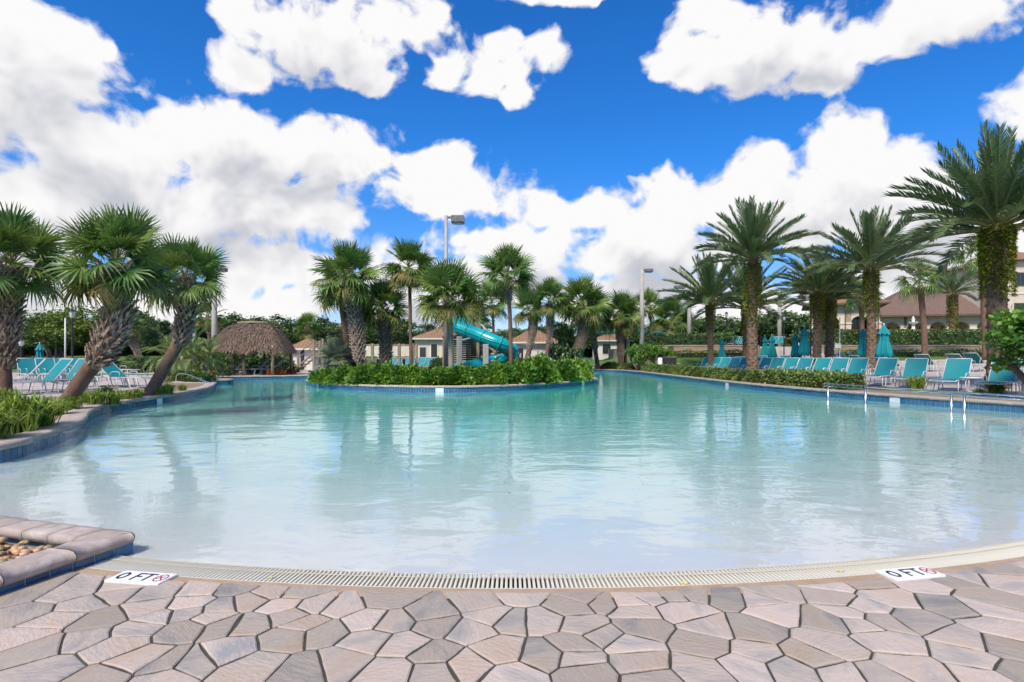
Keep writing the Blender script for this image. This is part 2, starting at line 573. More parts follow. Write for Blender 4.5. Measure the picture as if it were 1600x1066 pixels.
# ------------------------------------------------------------------ mesh builder
class MB:
    def __init__(s):
        s.v, s.f, s.var, s.mi = [], [], [], []
        s.cur = 0.5
        s.m = 0

    def add(s, vs, fs):
        o = len(s.v)
        s.v.extend([tuple(p) for p in vs])
        s.var.extend([s.cur] * len(vs))
        s.f.extend([tuple(i + o for i in f) for f in fs])
        s.mi.extend([s.m] * len(fs))
        return s

    def box(s, x0, x1, y0, y1, z0, z1, M=None, bev=0.0):
        if bev:
            b = bev
            vs = []
            for z, i in ((z0, b), (z0 + b, 0), (z1 - b, 0), (z1, b)):
                vs += [(x0 + i, y0 + i, z), (x1 - i, y0 + i, z), (x1 - i, y1 - i, z), (x0 + i, y1 - i, z)]
            fs = [(3, 2, 1, 0), (12, 13, 14, 15)]
            for k in range(3):
                for j in range(4):
                    a, c = k * 4 + j, k * 4 + (j + 1) % 4
                    fs.append((a, c, c + 4, a + 4))
        else:
            vs = [(x0, y0, z0), (x1, y0, z0), (x1, y1, z0), (x0, y1, z0), (x0, y0, z1), (x1, y0, z1), (x1, y1, z1), (x0, y1, z1)]
            fs = [(3, 2, 1, 0), (4, 5, 6, 7), (0, 1, 5, 4), (1, 2, 6, 5), (2, 3, 7, 6), (3, 0, 4, 7)]
        if M is not None:
            vs = [M @ Vector(p) for p in vs]
        return s.add(vs, fs)

    def tube(s, path, rad, n=8, cap=True, up=None):
        P = [Vector(p) for p in path]
        if not isinstance(rad, (list, tuple)):
            rad = [rad] * len(P)
        vs, fs = [], []
        ref = None
        for i, p in enumerate(P):
            t = (P[min(i + 1, len(P) - 1)] - P[max(i - 1, 0)]).normalized()
            if ref is None:
                ref = Vector((0, 0, 1)) if abs(t.z) < 0.9 else Vector((1, 0, 0))
            a = (ref - t * ref.dot(t))
            if a.length < 1e-6:
                a = t.orthogonal()
            a.normalize()
            ref = a
            b = t.cross(a)
            for k in range(n):
                q = 2 * pi * k / n
                vs.append(p + (a * cos(q) + b * sin(q)) * rad[i])
        for i in range(len(P) - 1):
            for k in range(n):
                a_, b_ = i * n + k, i * n + (k + 1) % n
                fs.append((a_, b_, b_ + n, a_ + n))
        if cap:
            fs.append(tuple(range(n - 1, -1, -1)))
            fs.append(tuple((len(P) - 1) * n + k for k in range(n)))
        return s.add(vs, fs)

    def lathe(s, prof, n=16, c=(0, 0), lobes=0, amp=0.0):
        vs, fs = [], []
        for (r, z) in prof:
            for k in range(n):
                q = 2 * pi * k / n
                rr = r * (1 + amp * cos(lobes * q)) if lobes else r
                vs.append((c[0] + rr * cos(q), c[1] + rr * sin(q), z))
        for i in range(len(prof) - 1):
            for k in range(n):
                a, b = i * n + k, i * n + (k + 1) % n
                fs.append((a, b, b + n, a + n))
        return s.add(vs, fs)

    def prism(s, pts, z0, z1):
        n = len(pts)
        vs = [(x, y, z0) for x, y in pts] + [(x, y, z1) for x, y in pts]
        fs = [tuple(range(n - 1, -1, -1)), tuple(range(n, 2 * n))]
        fs += [(i, (i + 1) % n, (i + 1) % n + n, i + n) for i in range(n)]
        return s.add(vs, fs)

    def extr_y(s, pts, y0, y1):
        """outline in x, z pushed along y"""
        n = len(pts)
        vs = [(x, y0, z) for x, z in pts] + [(x, y1, z) for x, z in pts]
        fs = [tuple(range(n)), tuple(range(2 * n - 1, n - 1, -1))]
        fs += [(i, i + n, (i + 1) % n + n, (i + 1) % n) for i in range(n)]
        return s.add(vs, fs)

    def mesh(s, name, mats, smooth=False):
        me = bpy.data.meshes.new(name)
        me.from_pydata(s.v, [], s.f)
        if not isinstance(mats, (list, tuple)):
            mats = [mats]
        for m in mats:
            me.materials.append(m)
        if len(mats) > 1:
            me.polygons.foreach_set('material_index', s.mi)
        if smooth:
            me.polygons.foreach_set('use_smooth', [True] * len(me.polygons))
        if len(set(s.var)) > 1:
            at = me.attributes.new('var', 'FLOAT', 'POINT')
            at.data.foreach_set('value', s.var)
        me.update()
        return me

    def build(s, name, mats, parent=None, smooth=False):
        return put(name, s.mesh(name, mats, smooth), parent)


def put(name, me, parent=None, loc=None, rot=None, scale=None):
    o = bpy.data.objects.new(name, me)
    COL.objects.link(o)
    if parent is not None:
        o.parent = parent
    if loc is not None:
        o.location = loc
    if rot is not None:
        o.rotation_euler = rot
    if scale is not None:
        o.scale = scale if isinstance(scale, (tuple, list)) else (scale,) * 3
    return o


def thing(name, label, cat, loc=(0, 0, 0), rz=0.0, group=None, scale=None):
    o = put(name, None, None, loc, (0, 0, rz), scale)
    return tag(o, label, cat, group)


def tag(o, label, cat, group=None):
    o['label'] = label
    o['category'] = cat
    if group:
        o['group'] = group
    return o


def structure(o):
    o['kind'] = 'structure'
    return o


def stuff(o):
    o['kind'] = 'stuff'
    return o


def copy_tree(src, parent=None):
    c = src.copy()
    COL.objects.link(c)
    if parent is not None:
        c.parent = parent
    for ch in [k for k in bpy.data.objects if k.parent == src]:
        copy_tree(ch, c)
    return c


KIDS = {}


def kids_of(src):
    if src.name not in KIDS:
        KIDS[src.name] = [(k, [g for g in bpy.data.objects if g.parent == k]) for k in bpy.data.objects if k.parent == src]
    return KIDS[src.name]


def dup(src, loc, rz, label=None, group=None, scale=None):
    ks = kids_of(src)
    r = src.copy()
    COL.objects.link(r)
    r.location = loc
    r.rotation_euler = (0, 0, rz)
    if scale is not None:
        r.scale = scale if isinstance(scale, (tuple, list)) else (scale,) * 3
    if label:
        r['label'] = label
    if group:
        r['group'] = group
    for k, gs in ks:
        c = k.copy()
        COL.objects.link(c)
        c.parent = r
        for g_ in gs:
            d = g_.copy()
            COL.objects.link(d)
            d.parent = c
    return r


def catmull(pts, step=0.3, closed=False):
    P = [Vector((p[0], p[1], 0)) for p in pts]
    n = len(P)
    out = []
    rng = range(n) if closed else range(n - 1)
    for i in rng:
        p0 = P[(i - 1) % n] if closed or i > 0 else P[0] * 2 - P[1]
        p1, p2 = P[i], P[(i + 1) % n]
        p3 = P[(i + 2) % n] if closed or i + 2 < n else P[-1] * 2 - P[-2]
        k = max(2, int((p2 - p1).length / step))
        for j in range(k):
            t = j / k
            q = 0.5 * ((2 * p1) + (p2 - p0) * t + (2 * p0 - 5 * p1 + 4 * p2 - p3) * t * t + (3 * p1 - p0 - 3 * p2 + p3) * t ** 3)
            out.append((q.x, q.y))
    if not closed:
        out.append((P[-1].x, P[-1].y))
    return out


def inpoly(x, y, poly):
    c = False
    j = len(poly) - 1
    for i in range(len(poly)):
        xi, yi = poly[i]
        xj, yj = poly[j]
        if (yi > y) != (yj > y) and x < (xj - xi) * (y - yi) / (yj - yi) + xi:
            c = not c
        j = i
    return c


def inpoly_np(X, Y, poly):
    c = np.zeros(X.shape, bool)
    j = len(poly) - 1
    for i in range(len(poly)):
        xi, yi = poly[i]
        xj, yj = poly[j]
        if yi != yj:
            c ^= ((yi > Y) != (yj > Y)) & (X < (xj - xi) * (Y - yi) / (yj - yi) + xi)
        j = i
    return c


def sheet(name, outer, holes, zf, m, step=1.0, lift=0.0, skirt=None):
    """a ground sheet with exact borders that follows a height function"""
    vs, es = [], []
    for poly in [outer] + holes:
        o = len(vs)
        n = len(poly)
        vs += [Vector((p[0], p[1])) for p in poly]
        es += [(o + i, o + (i + 1) % n) for i in range(n)]
    xs = [p[0] for p in outer]
    ys = [p[1] for p in outer]
    gxs = np.arange(min(xs) + step / 2, max(xs), step)
    gys = np.arange(min(ys) + step / 2, max(ys), step)
    X, Y = np.meshgrid(gxs, gys)
    ok = inpoly_np(X, Y, outer)
    for h in holes:
        ok &= ~inpoly_np(X, Y, h)
    vs += [Vector((float(a), float(b))) for a, b in zip(X[ok], Y[ok])]
    r = delaunay_2d_cdt(vs, es, [], 0, 1e-5)
    V, T = r[0], r[2]
    cen = np.array([[sum(V[i].x for i in t) / len(t), sum(V[i].y for i in t) / len(t)] for t in T])
    keep = inpoly_np(cen[:, 0], cen[:, 1], outer)
    for h in holes:
        keep &= ~inpoly_np(cen[:, 0], cen[:, 1], h)
    mb = MB()
    fs = [tuple(t) for t, k in zip(T, keep) if k]
    fs = [t if ((V[t[1]] - V[t[0]]).cross(V[t[2]] - V[t[0]]) > 0) else t[::-1] for t in fs]
    mb.add([(p.x, p.y, zf(p.x, p.y) + lift) for p in V], fs)
    return mb.build(name, m, None, True)


# ------------------------------------------------------------------ pool, ground, decks
RI, RO, CYR = 10.66, 10.9, 14.04       # zero entry edge: an arc round (0, CYR)


def arc_y(x, r=RI):
    x = max(-9.5, min(9.5, x))
    return CYR - sqrt(r * r - x * x)


def W(px, py):
    p = on(px, py, 0)
    return (p[0], p[1])


left_edge = catmull([(-2.66, 3.83), (-3.65, 4.12), (-5.0, 4.62), (-6.3, 5.3), (-6.75, 6.1), W(0, 722), W(60, 704), W(108, 686), W(130, 671), W(137, 659), W(165, 646),
                     W(220, 636), W(280, 625), W(325, 614), (-12.2, 23.4)], 0.2)
back_edge = catmull([(-12.2, 23.4), (-13.9, 23.9), (-14.3, 25.6), (-13.2, 26.8), W(346, 598), (-15.0, 29.2), (-16.0, 30.6), (-13.5, 31.8), (-11.0, 33.2), (-9.2, 36.0), (-4.5, 40.0), (1.0, 43.0), (5.5, 46.6), (8.4, 46.4), W(1000, 585.3), W(1050, 592),
                     W(1140, 604), W(1210, 612), W(1320, 622.5), W(1450, 633.5), W(1600, 645), (12.3, 11.0), (12.4, 9.4), (11.2, 8.3), (8.8, 8.02)], 0.3)
arc = []
a1 = math.asin(8.75 / RI)
a0 = -math.asin(2.66 / RI)
for k in range(61):
    a = a1 + (a0 - a1) * k / 60
    arc.append((RI * sin(a), CYR - RI * cos(a)))
POOL = left_edge[:-1] + back_edge + arc[1:-1]
island = catmull([W(487, 603.5), W(520, 608), W(600, 611.5), W(700, 613), W(800, 610.3), W(880, 605), W(920, 600.5), (4.2, 28.6), (3.2, 31.5), (0, 33.2), (-5, 32.4), (-8.6, 29.6), (-9.6, 27.0)], 0.3, True)


def depth(x, y):
    return min(1.15, 0.058 * max(0.0, y - arc_y(x)))


FORE = [(-6.9, 6.0), (-9.5, 5.0), (-9.5, -8), (17, -8), (17, 8.2), (12.4, 9.0)]     # lower forecourt at water level
i_l = min(range(len(left_edge)), key=lambda i: hypot(left_edge[i][0] + 6.75, left_edge[i][1] - 6.1))
i_r = min(range(len(back_edge)), key=lambda i: hypot(back_edge[i][0] - 12.4, back_edge[i][1] - 9.4))
HOLE = left_edge[i_l:-1] + back_edge[:i_r + 1] + [(17, 8.2), (17, -8), (-9.5, -8), (-9.5, 5.0)]

big = [(-400, -60), (500, -60), (500, 900), (-400, 900)]
mid = [(-70, -12), (75, -12), (75, 130), (-70, 130)]
WALLY = 49.5
terr_poly = [(12.0, WALLY), (74.9, WALLY), (74.9, 129.9), (12.0, 129.9)]
structure(sheet('ground', mid, [HOLE], gz, M_GRASS, 1.6))
structure(sheet('terrain', big, [mid], gz, M_GRASS, 40.0))
structure(sheet('terrace', terr_poly, [], lambda x, y: TERR, M_GRASS, 8.0))
structure(sheet('pool_floor', POOL, [], lambda x, y: -0.012 - depth(x, y), M_PLASTER, 0.6, -0.0))
water = sheet('pool_water', POOL, [island], lambda x, y: 0.0, M_WATER, 3.0)
structure(water)

# forecourt bed under the flagstones
ring = []
for k in range(81):
    a = -0.62 + (a1 + 0.12 + 0.62) * k / 80
    ring.append(((RO - 0.0) * sin(a), CYR - RO * cos(a)))
fore_poly = [(-9.5, -8), (17, -8), (17, 8.6)] + [p for p in ring[::-1]] + [(-9.5, 5.4)]
structure(sheet('forecourt', fore_poly, [], lambda x, y: 0.0155, M_GROUT, 3.0))
# skirts that close the step round the forecourt and the pool wall
mb = MB()
for a, b in zip(HOLE, HOLE[1:] + HOLE[:1]):
    mb.add([(a[0], a[1], -1.4), (b[0], b[1], -1.4), (b[0], b[1], gz(*b)), (a[0], a[1], gz(*a))], [(0, 1, 2, 3)])
structure(mb.build('pool_wall', M_PLASTER))

# decks and beds
right_edge = [p for p in back_edge if p[0] > 7.5 and p[1] > 9.0]
re_poly = [(x, y) for x, y in right_edge]
deckR = [(p[0] + 0.3, p[1]) for p in re_poly][::-1]
deckR = [(12.9, 9.3)] + deckR + [(8.6, 46.9), (13, 46.2), (20, 45.6), (48, 44.8), (60, 40), (60, 9.3)]
structure(sheet('deck', deckR, [], gz, M_DECK, 1.2, 0.006))
bed_r = [(p[0] + 0.32, p[1]) for p in re_poly if 9.8 < p[1] < 44] + []
bed_right = bed_r + [(p[0] + 1.75 + 0.5 * sin(p[1] * 0.7), p[1] + 0.1) for p in bed_r[::-1]]
structure(sheet('planting_bed', bed_right, [], gz, M_MULCH, 0.7, 0.012))
# left: bed along the edge, deck with loungers behind it
le = [p for p in left_edge if p[1] > 6.0]


def off(path, w):
    out = []
    for i, p in enumerate(path):
        a = path[max(0, i - 1)]
        b = path[min(len(path) - 1, i + 1)]
        t = Vector((b[0] - a[0], b[1] - a[1])).normalized()
        out.append((p[0] - t.y * w, p[1] + t.x * w))
    return out


bl = off(le, 0.3)
bedL = bl + [(-13.2, 24.2), (-14.4, 23.5), (-12.6, 19.5), (-12.2, 17.2), (-12.4, 14.6), (-12.4, 11.0), (-10.5, 7.6), (-8.5, 6.6)]
structure(sheet('planting_bed', bedL, [], gz, M_MULCH, 0.5, 0.012))
deckL = [(-8.6, 6.6), (-10.6, 7.6), (-12.5, 11.0), (-12.5, 14.6), (-12.3, 17.2), (-12.7, 19.5), (-14.5, 23.5), (-17.5, 27.5), (-20, 33), (-40, 37), (-60, 34), (-60, 4), (-9.6, 4.9)]
structure(sheet('deck', deckL, [], gz, M_DECK, 1.5, 0.006))
farL = [(-16.2, 30.9), (-13.5, 32.2), (-11.0, 33.6), (-9.4, 36.4), (-4.7, 40.4), (0.8, 43.4), (5.4, 47.0), (8.4, 46.9), (8.6, 48.4), (-30, 48.4), (-30, 38), (-19, 34)]
structure(sheet('deck', farL, [], gz, M_DECK, 2.0, 0.006))
hutbed = [(-14.4, 25.8), (-13.4, 27.2), (-14.6, 29.2), (-16.3, 30.8), (-19.6, 32.4), (-17.3, 27.3), (-15.2, 24.6)]
structure(sheet('planting_bed', hutbed, [], gz, M_MULCHD, 0.8, 0.012))
# island ground
isl_in = catmull([(x, y) for x, y in island[::6]], 0.5, True)
mb = MB()
structure(sheet('island_bed', island, [], lambda x, y: 0.17 + 0.10 * sstep(0.2, 2.0, min(hypot(x - p[0], y - p[1]) for p in island)), M_MULCHD, 0.8))
mb = MB()
for a, b in zip(island, island[1:] + island[:1]):
    mb.add([(a[0], a[1], -1.3), (b[0], b[1], -1.3), (b[0], b[1], 0.18), (a[0], a[1], 0.18)], [(0, 1, 2, 3)])
structure(mb.build('island_wall', M_PLASTER))


def coping(path, closed, name, parent=None, w=0.33, top=0.235, side=1, h=0.085):
    """rounded cast edge swept along the waterline; side +1: land lies to the left of the path"""
    prof = [(-0.035, top - h), (-0.05, top - h * 0.75), (-0.052, top - h * 0.4), (-0.04, top - h * 0.15), (-0.015, top - 0.003), (0.03, top), (w - 0.04, top - 0.004), (w, top - 0.02), (w, top - h)]
    vs, fs = [], []
    n, k = len(path), len(prof)
    for i, p in enumerate(path):
        a = path[(i - 1) % n] if closed or i else path[0]
        b = path[(i + 1) % n] if closed or i < n - 1 else path[-1]
        t = Vector((b[0] - a[0], b[1] - a[1])).normalized()
        nx, ny = -t.y * side, t.x * side
        jit = 0.006 * sin(i * 1.7) + 0.004 * sin(i * 0.61)
        for (o, z) in prof:
            vs.append((p[0] + nx * (o + jit), p[1] + ny * (o + jit), z + 0.004 * sin(i * 2.3)))
    m = n if closed else n - 1
    for i in range(m):
        for j in range(k - 1):
            a, b = i * k + j, ((i + 1) % n) * k + j
            q = (a, b, b + 1, a + 1)
            fs.append(q if side < 0 else q[::-1])
    mb = MB()
    mb.add(vs, fs)
    return mb.build(name, M_COPING, parent, True)


def tile_band(path, closed, parent, side=1, tw=0.098, pitch=0.11, z0=-0.03, z1=0.145):
    """glazed tiles set just proud of pale grout below the coping"""
    n = len(path)
    segs = list(zip(path, path[1:] + path[:1])) if closed else list(zip(path[:-1], path[1:]))
    mg, mt_ = MB(), MB()
    dist, nxt = 0.0, 0.0
    for a, b in segs:
        t = Vector((b[0] - a[0], b[1] - a[1]))
        L = t.length
        t.normalize()
        nx, ny = -t.y * side, t.x * side
        o = -0.010
        mg.add([(a[0] + nx * o, a[1] + ny * o, -0.3), (b[0] + nx * o, b[1] + ny * o, -0.3), (b[0] + nx * o, b[1] + ny * o, 0.17), (a[0] + nx * o, a[1] + ny * o, 0.17)], [(0, 1, 2, 3)])
        while nxt < dist + L:
            u = nxt - dist
            cx_, cy_ = a[0] + t.x * u, a[1] + t.y * u
            q = []
            for oo in (-0.010, -0.018):
                for s_, z in ((-tw / 2, z0), (tw / 2, z0), (tw / 2, z1), (-tw / 2, z1)):
                    q.append((cx_ + t.x * s_ + nx * oo, cy_ + t.y * s_ + ny * oo, z))
            mt_.cur = random.random()
            mt_.add(q, [(4, 5, 6, 7), (0, 1, 5, 4), (1, 2, 6, 5), (2, 3, 7, 6), (3, 0, 4, 7)])
            nxt += pitch
        dist += L
    g = mg.build('grout', M_GROUTW, parent)
    t_ = stuff(mt_.build('tile_band', M_TILE, parent))
    return t_


def edge(name, path, closed, label, side):
    r = thing(name, label, 'pool edge')
    coping(path, closed, 'coping', r, side=side)
    tile_band(path, closed, r, side)
    return r


edge('pool_edge', [p for p in left_edge if p[1] > 5.9], False, 'curving pale coping with blue waterline tiles beside the leaning palms', 1)
edge('pool_edge', back_edge[:len(back_edge) - 8], False, 'long coping with blue tiles running past the thatched hut and along the clipped hedge', 1)
edge('pool_edge', island, True, 'pale coping and blue tiles round the planted island', 1)

# ------------------------------------------------------------------ drain grate at the zero entry
gr = thing('drain_grate', 'long curved cream slotted drain grate between water and flagstones', 'drain')
bar = MB()
bar.box(-0.0075, 0.0075, -0.115, 0.115, -0.02, 0.013, bev=0.003)
bar_me = bar.mesh('bar', M_GRATE)
extra = MB()
mbx = MB()
cnt = 0
pitch = 0.0262
nb = int((a1 - a0 + 0.08) * 10.78 / pitch)
order = sorted(range(nb), key=lambda i: abs((a0 - 0.04) + i * pitch / 10.78))
for rank, i in enumerate(order):
    a = (a0 - 0.04) + i * pitch / 10.78
    x, y = 10.78 * sin(a), CYR - 10.78 * cos(a)
    if rank < 300:
        put('bar', bar_me, gr, (x, y, 0), (0, 0, a))
    else:
        Mx = Matrix.Translation((x, y, 0)) @ Matrix.Rotation(a, 4, 'Z')
        extra.box(-0.0075, 0.0075, -0.115, 0.115, -0.02, 0.013, Mx)
stuff(extra.build('bar_run', M_GRATE, gr))


def ring_strip(r0, r1, z, aa, ab, n=90):
    m_ = MB()
    vs, fs = [], []
    for k in range(n + 1):
        a = aa + (ab - aa) * k / n
        vs += [(r0 * sin(a), CYR - r0 * cos(a), z), (r1 * sin(a), CYR - r1 * cos(a), z)]
        if k:
            i = 2 * k
            fs.append((i - 2, i, i + 1, i - 1)[::-1])
    m_.add(vs, fs)
    return m_


ring_strip(10.64, 10.93, -0.045, a0 - 0.06, a1).build('trough', M_DARK, gr)
for rr in (10.675, 10.735, 10.885):
    ring_strip(rr, rr + 0.011, 0.0152, a0 - 0.04, a1).build('cross_rib', M_GRATE, gr)
structure(ring_strip(10.897, 11.03, 0.0165, a0 - 0.1, a1 + 0.05).build('sandy_edge', M_SAND))

# ------------------------------------------------------------------ flagstones
seeds_px = []


def zs(lst, ox, oy, s=3.81):
    for (x, y) in lst:
        seeds_px.append((ox + x / s, oy + y / s))


zs([(110, 190), (430, 175), (740, 130), (690, 185), (930, 170), (1210, 150), (1400, 140), (130, 305), (500, 240), (1120, 240), (880, 265), (1320, 260), (1480, 230), (940, 320), (1100, 295), (310, 345), (440, 330), (150, 430), (600, 340), (810, 390), (1110, 390), (1260, 325), (1330, 370), (1480, 360), (230, 510), (510, 450), (680, 490), (250, 640), (820, 580), (980, 600), (1140, 590), (1350, 520), (960, 680), (600, 690), (1500, 620)], 0, 880)
zs([(110, 170), (250, 170), (780, 210), (150, 250), (200, 310), (350, 250), (500, 260), (660, 340), (1040, 290), (1330, 230), (1560, 190), (190, 440), (290, 360), (400, 410), (810, 350), (1080, 370), (1270, 400), (1400, 310), (1530, 340), (670, 460), (880, 480), (120, 590), (500, 590), (280, 640), (150, 670), (1060, 540), (800, 650), (1260, 600), (1050, 650), (1440, 520), (1530, 680), (930, 690)], 400, 880)
zs([(360, 255), (430, 205), (540, 235), (680, 230), (820, 190), (940, 180), (1060, 170), (1290, 200), (1470, 220), (1540, 170), (170, 340), (430, 370), (760, 380), (720, 285), (1020, 280), (1560, 280), (370, 490), (550, 430), (690, 480), (1150, 480), (1190, 380), (1420, 400), (200, 545), (390, 565), (760, 590), (440, 650), (1130, 640), (1450, 530), (1400, 610), (850, 700)], 800, 880)
zs([(440, 310), (480, 400), (620, 300), (780, 390), (1000, 310), (1150, 290), (1240, 260), (1330, 220), (1450, 290), (1380, 400), (1180, 450), (1370, 460), (1510, 500), (430, 530), (560, 490), (660, 450), (620, 550), (750, 530), (960, 530), (1450, 570), (450, 680), (780, 650), (1250, 640), (1300, 760), (1480, 690), (340, 740), (200, 820), (540, 860), (950, 820), (760, 880), (1580, 850), (1400, 880)], 1180, 830)
seeds = []
for px, py in seeds_px:
    p = on(px, py, 0.02)
    if all(hypot(p[0] - s[0], p[1] - s[1]) > 0.10 for s in seeds):
        seeds.append((p[0], p[1]))
n_tr = len(seeds)
rs = random.Random(3)
tries = 0
while tries < 6000:
    tries += 1
    x, y = rs.uniform(-4.2, 7.2), rs.uniform(0.2, 7.0)
    if hypot(x, y - CYR) < RO + 0.1:
        continue
    if abs(x) < y * 0.93 and 2.25 < y:
        continue
    if x < -2.4 - (3.7 - y) * 0.3:
        continue
    if all(hypot(x - s[0], y - s[1]) > 0.40 for s in seeds):
        seeds.append((x, y))


def clip(poly, px, py, nx, ny):
    """keep the side where (p - P).n <= 0"""
    out = []
    for i in range(len(poly)):
        a, b = poly[i], poly[(i + 1) % len(poly)]
        da = (a[0] - px) * nx + (a[1] - py) * ny
        db = (b[0] - px) * nx + (b[1] - py) * ny
        if da <= 0:
            out.append(a)
        if (da <= 0) != (db <= 0):
            t = da / (da - db)
            out.append((a[0] + (b[0] - a[0]) * t, a[1] + (b[1] - a[1]) * t))
    return out


pav = thing('flagstone_paving', 'irregular pinkish grey flagstones with dark joints along the shallow edge', 'paving')
for si, (sx, sy) in enumerate(seeds):
    poly = [(sx - 1, sy - 1), (sx + 1, sy - 1), (sx + 1, sy + 1), (sx - 1, sy + 1)]
    for sj, (tx, ty) in enumerate(seeds):
        if sj == si:
            continue
        dx, dy = tx - sx, ty - sy
        l = hypot(dx, dy)
        if l > 2.2:
            continue
        poly = clip(poly, (sx + tx) / 2 - dx / l * 0.0042, (sy + ty) / 2 - dy / l * 0.0042, dx / l, dy / l)
        if len(poly) < 3:
            break
    # against the sandy edge of the drain
    vx, vy = sx, sy - CYR
    l = hypot(vx, vy)
    ex, ey = vx / l, vy / l
    if len(poly) >= 3:
        poly = clip(poly, ex * (RO + 0.035 + 0.05 * rs.random()), CYR + ey * (RO + 0.035 + 0.05 * rs.random()), -ex, -ey)
    # against the planter
    if len(poly) >= 3:
        poly = clip(poly, -2.56, 3.72, -0.95, 0.30)
    if len(poly) < 3:
        continue
    ar = abs(sum(poly[i][0] * poly[(i + 1) % len(poly)][1] - poly[(i + 1) % len(poly)][0] * poly[i][1] for i in range(len(poly)))) / 2
    if ar < 0.004:
        continue
    ccx = sum(p[0] for p in poly) / len(poly)
    ccy = sum(p[1] for p in poly) / len(poly)
    # ragged outline
    out = []
    for i in range(len(poly)):
        a, b = poly[i], poly[(i + 1) % len(poly)]
        L_ = hypot(b[0] - a[0], b[1] - a[1])
        if L_ < 0.015:
            out.append(a)
            continue
        k = max(1, min(7, int(L_ / 0.055)))
        nx, ny = (b[1] - a[1]) / L_, -(b[0] - a[0]) / L_
        bow = rs.uniform(-0.005, 0.003)
        for j in range(k):
            t = j / k
            jit = (rs.uniform(-0.004, 0.0012) + bow * sin(pi * t)) if j else -0.002
            out.append((a[0] + (b[0] - a[0]) * t + nx * jit, a[1] + (b[1] - a[1]) * t + ny * jit))
    n = len(out)
    th = rs.uniform(0, 2 * pi)
    cth, sth = cos(th), sin(th)
    zt = 0.024 + rs.uniform(-0.0015, 0.0015)
    tx_, ty_ = rs.uniform(-0.002, 0.002), rs.uniform(-0.002, 0.002)
    mb = MB()
    vs = []
    for ins, dz in ((0.0, None), (0.0, -0.005), (0.007, -0.0008), (0.03, 0.0)):
        for (x, y) in out:
            dx, dy = ccx - x, ccy - y
            l = hypot(dx, dy) + 1e-6
            q = min(ins / l, 0.6)
            xx, yy = x + dx * q - ccx, y + dy * q - ccy
            vs.append((xx * cth + yy * sth, -xx * sth + yy * cth, -0.02 if dz is None else zt + dz + tx_ * xx * 2 + ty_ * yy * 2))
    fs = []
    for r_ in range(3):
        for i in range(n):
            a, b = r_ * n + i, r_ * n + (i + 1) % n
            fs.append((a, b, b + n, a + n))
    fs.append(tuple(range(3 * n, 4 * n)))
    mb.add(vs, fs)
    put('stone', mb.mesh('stone', M_STONE, False), pav, (ccx, ccy, 0), (0, 0, th))

# depth marker plates, lettering as thin raised print


def stroke(mb, pts, w, z0, z1):
    for a, b in zip(pts[:-1], pts[1:]):
        t = Vector((b[0] - a[0], b[1] - a[1]))
        t.normalize()
        n = Vector((-t.y, t.x)) * w / 2
        e = t * w * 0.35
        q = [(a[0] - e.x + n.x, a[1] - e.y + n.y), (a[0] - e.x - n.x, a[1] - e.y - n.y), (b[0] + e.x - n.x, b[1] + e.y - n.y), (b[0] + e.x + n.x, b[1] + e.y + n.y)]
        mb.prism(q, z0, z1)


def depth_plate(px, py, rz, label):
    p = on(px, py, 0.03)
    r = thing('depth_marker', label, 'sign', (p[0], p[1], 0.016), rz)
    mb = MB()
    mb.box(-0.17, 0.17, -0.075, 0.075, 0, 0.018, bev=0.003)
    mb.build('plate', M_WHITE, r)
    z0, z1 = 0.0175, 0.0195
    m1 = MB()
    stroke(m1, [(-0.115 + 0.022 * cos(a), 0.04 * sin(a)) for a in [k * pi / 6 for k in range(13)]], 0.013, z0, z1)
    m1.build('numeral', M_INK, r)
    m1 = MB()
    stroke(m1, [(-0.035, -0.045), (-0.035, 0.042), (0.005, 0.042)], 0.013, z0, z1)
    stroke(m1, [(-0.035, 0.002), (-0.003, 0.002)], 0.013, z0, z1 + 0.0004)
    m1.build('letter', M_INK, r)
    m1 = MB()
    stroke(m1, [(0.02, 0.042), (0.07, 0.042)], 0.013, z0, z1)
    stroke(m1, [(0.045, 0.038), (0.045, -0.045)], 0.013, z0, z1 + 0.0004)
    m1.build('letter', M_INK, r)
    m1 = MB()
    stroke(m1, [(0.125 + 0.032 * cos(a), 0.045 * sin(a)) for a in [k * pi / 9 for k in range(19)]], 0.007, z0, z1)
    stroke(m1, [(0.103, 0.03), (0.147, -0.03)], 0.007, z0, z1 + 0.0006)
    m1.build('no_diving_ring', M_RED, r)
    m1 = MB()
    stroke(m1, [(0.105, -0.012), (0.122, 0.008), (0.140, 0.018)], 0.006, z0, z1 + 0.0003)
    m1.build('diver', M_INK, r)


depth_plate(221, 902.5, radians(-9), 'white 0 FT depth plate with no diving mark near the pebble planter')
depth_plate(1422, 895.5, radians(12), 'white 0 FT depth plate with no diving mark, far from the planter')
for px, py in ((425, 903), (1072, 912), (1315, 893)):
    p = on(px, py, 0.02)
    mb = MB()
    for k in range(2):
        a = k * 2.0
        mb.add([(0, 0, 0.004), (0.018 * cos(a), 0.018 * sin(a), 0.012), (0.03 * cos(a + 0.3), 0.03 * sin(a + 0.3), 0.006), (0.016 * cos(a + 0.8), 0.016 * sin(a + 0.8), 0.004)], [(0, 1, 2, 3)])
    o = mb.build('fallen_leaf', M_YEL)
    o.location = (p[0], p[1], 0.014)
    tag(o, 'small yellow fallen leaf lying on the drain grate', 'leaf', 'fallen leaves on the drain')

# ------------------------------------------------------------------ pebble planter at the left
pl = thing('pebble_planter', 'low raised planter of river pebbles with rounded coping and blue tiles', 'planter')
pc = [(-3.45, 0.9), (-2.75, 3.05), (-2.53, 3.77)]
pb = [(-2.53, 3.77), (-3.65, 4.12), (-5.0, 4.62), (-6.3, 5.3), (-6.9, 6.0)]


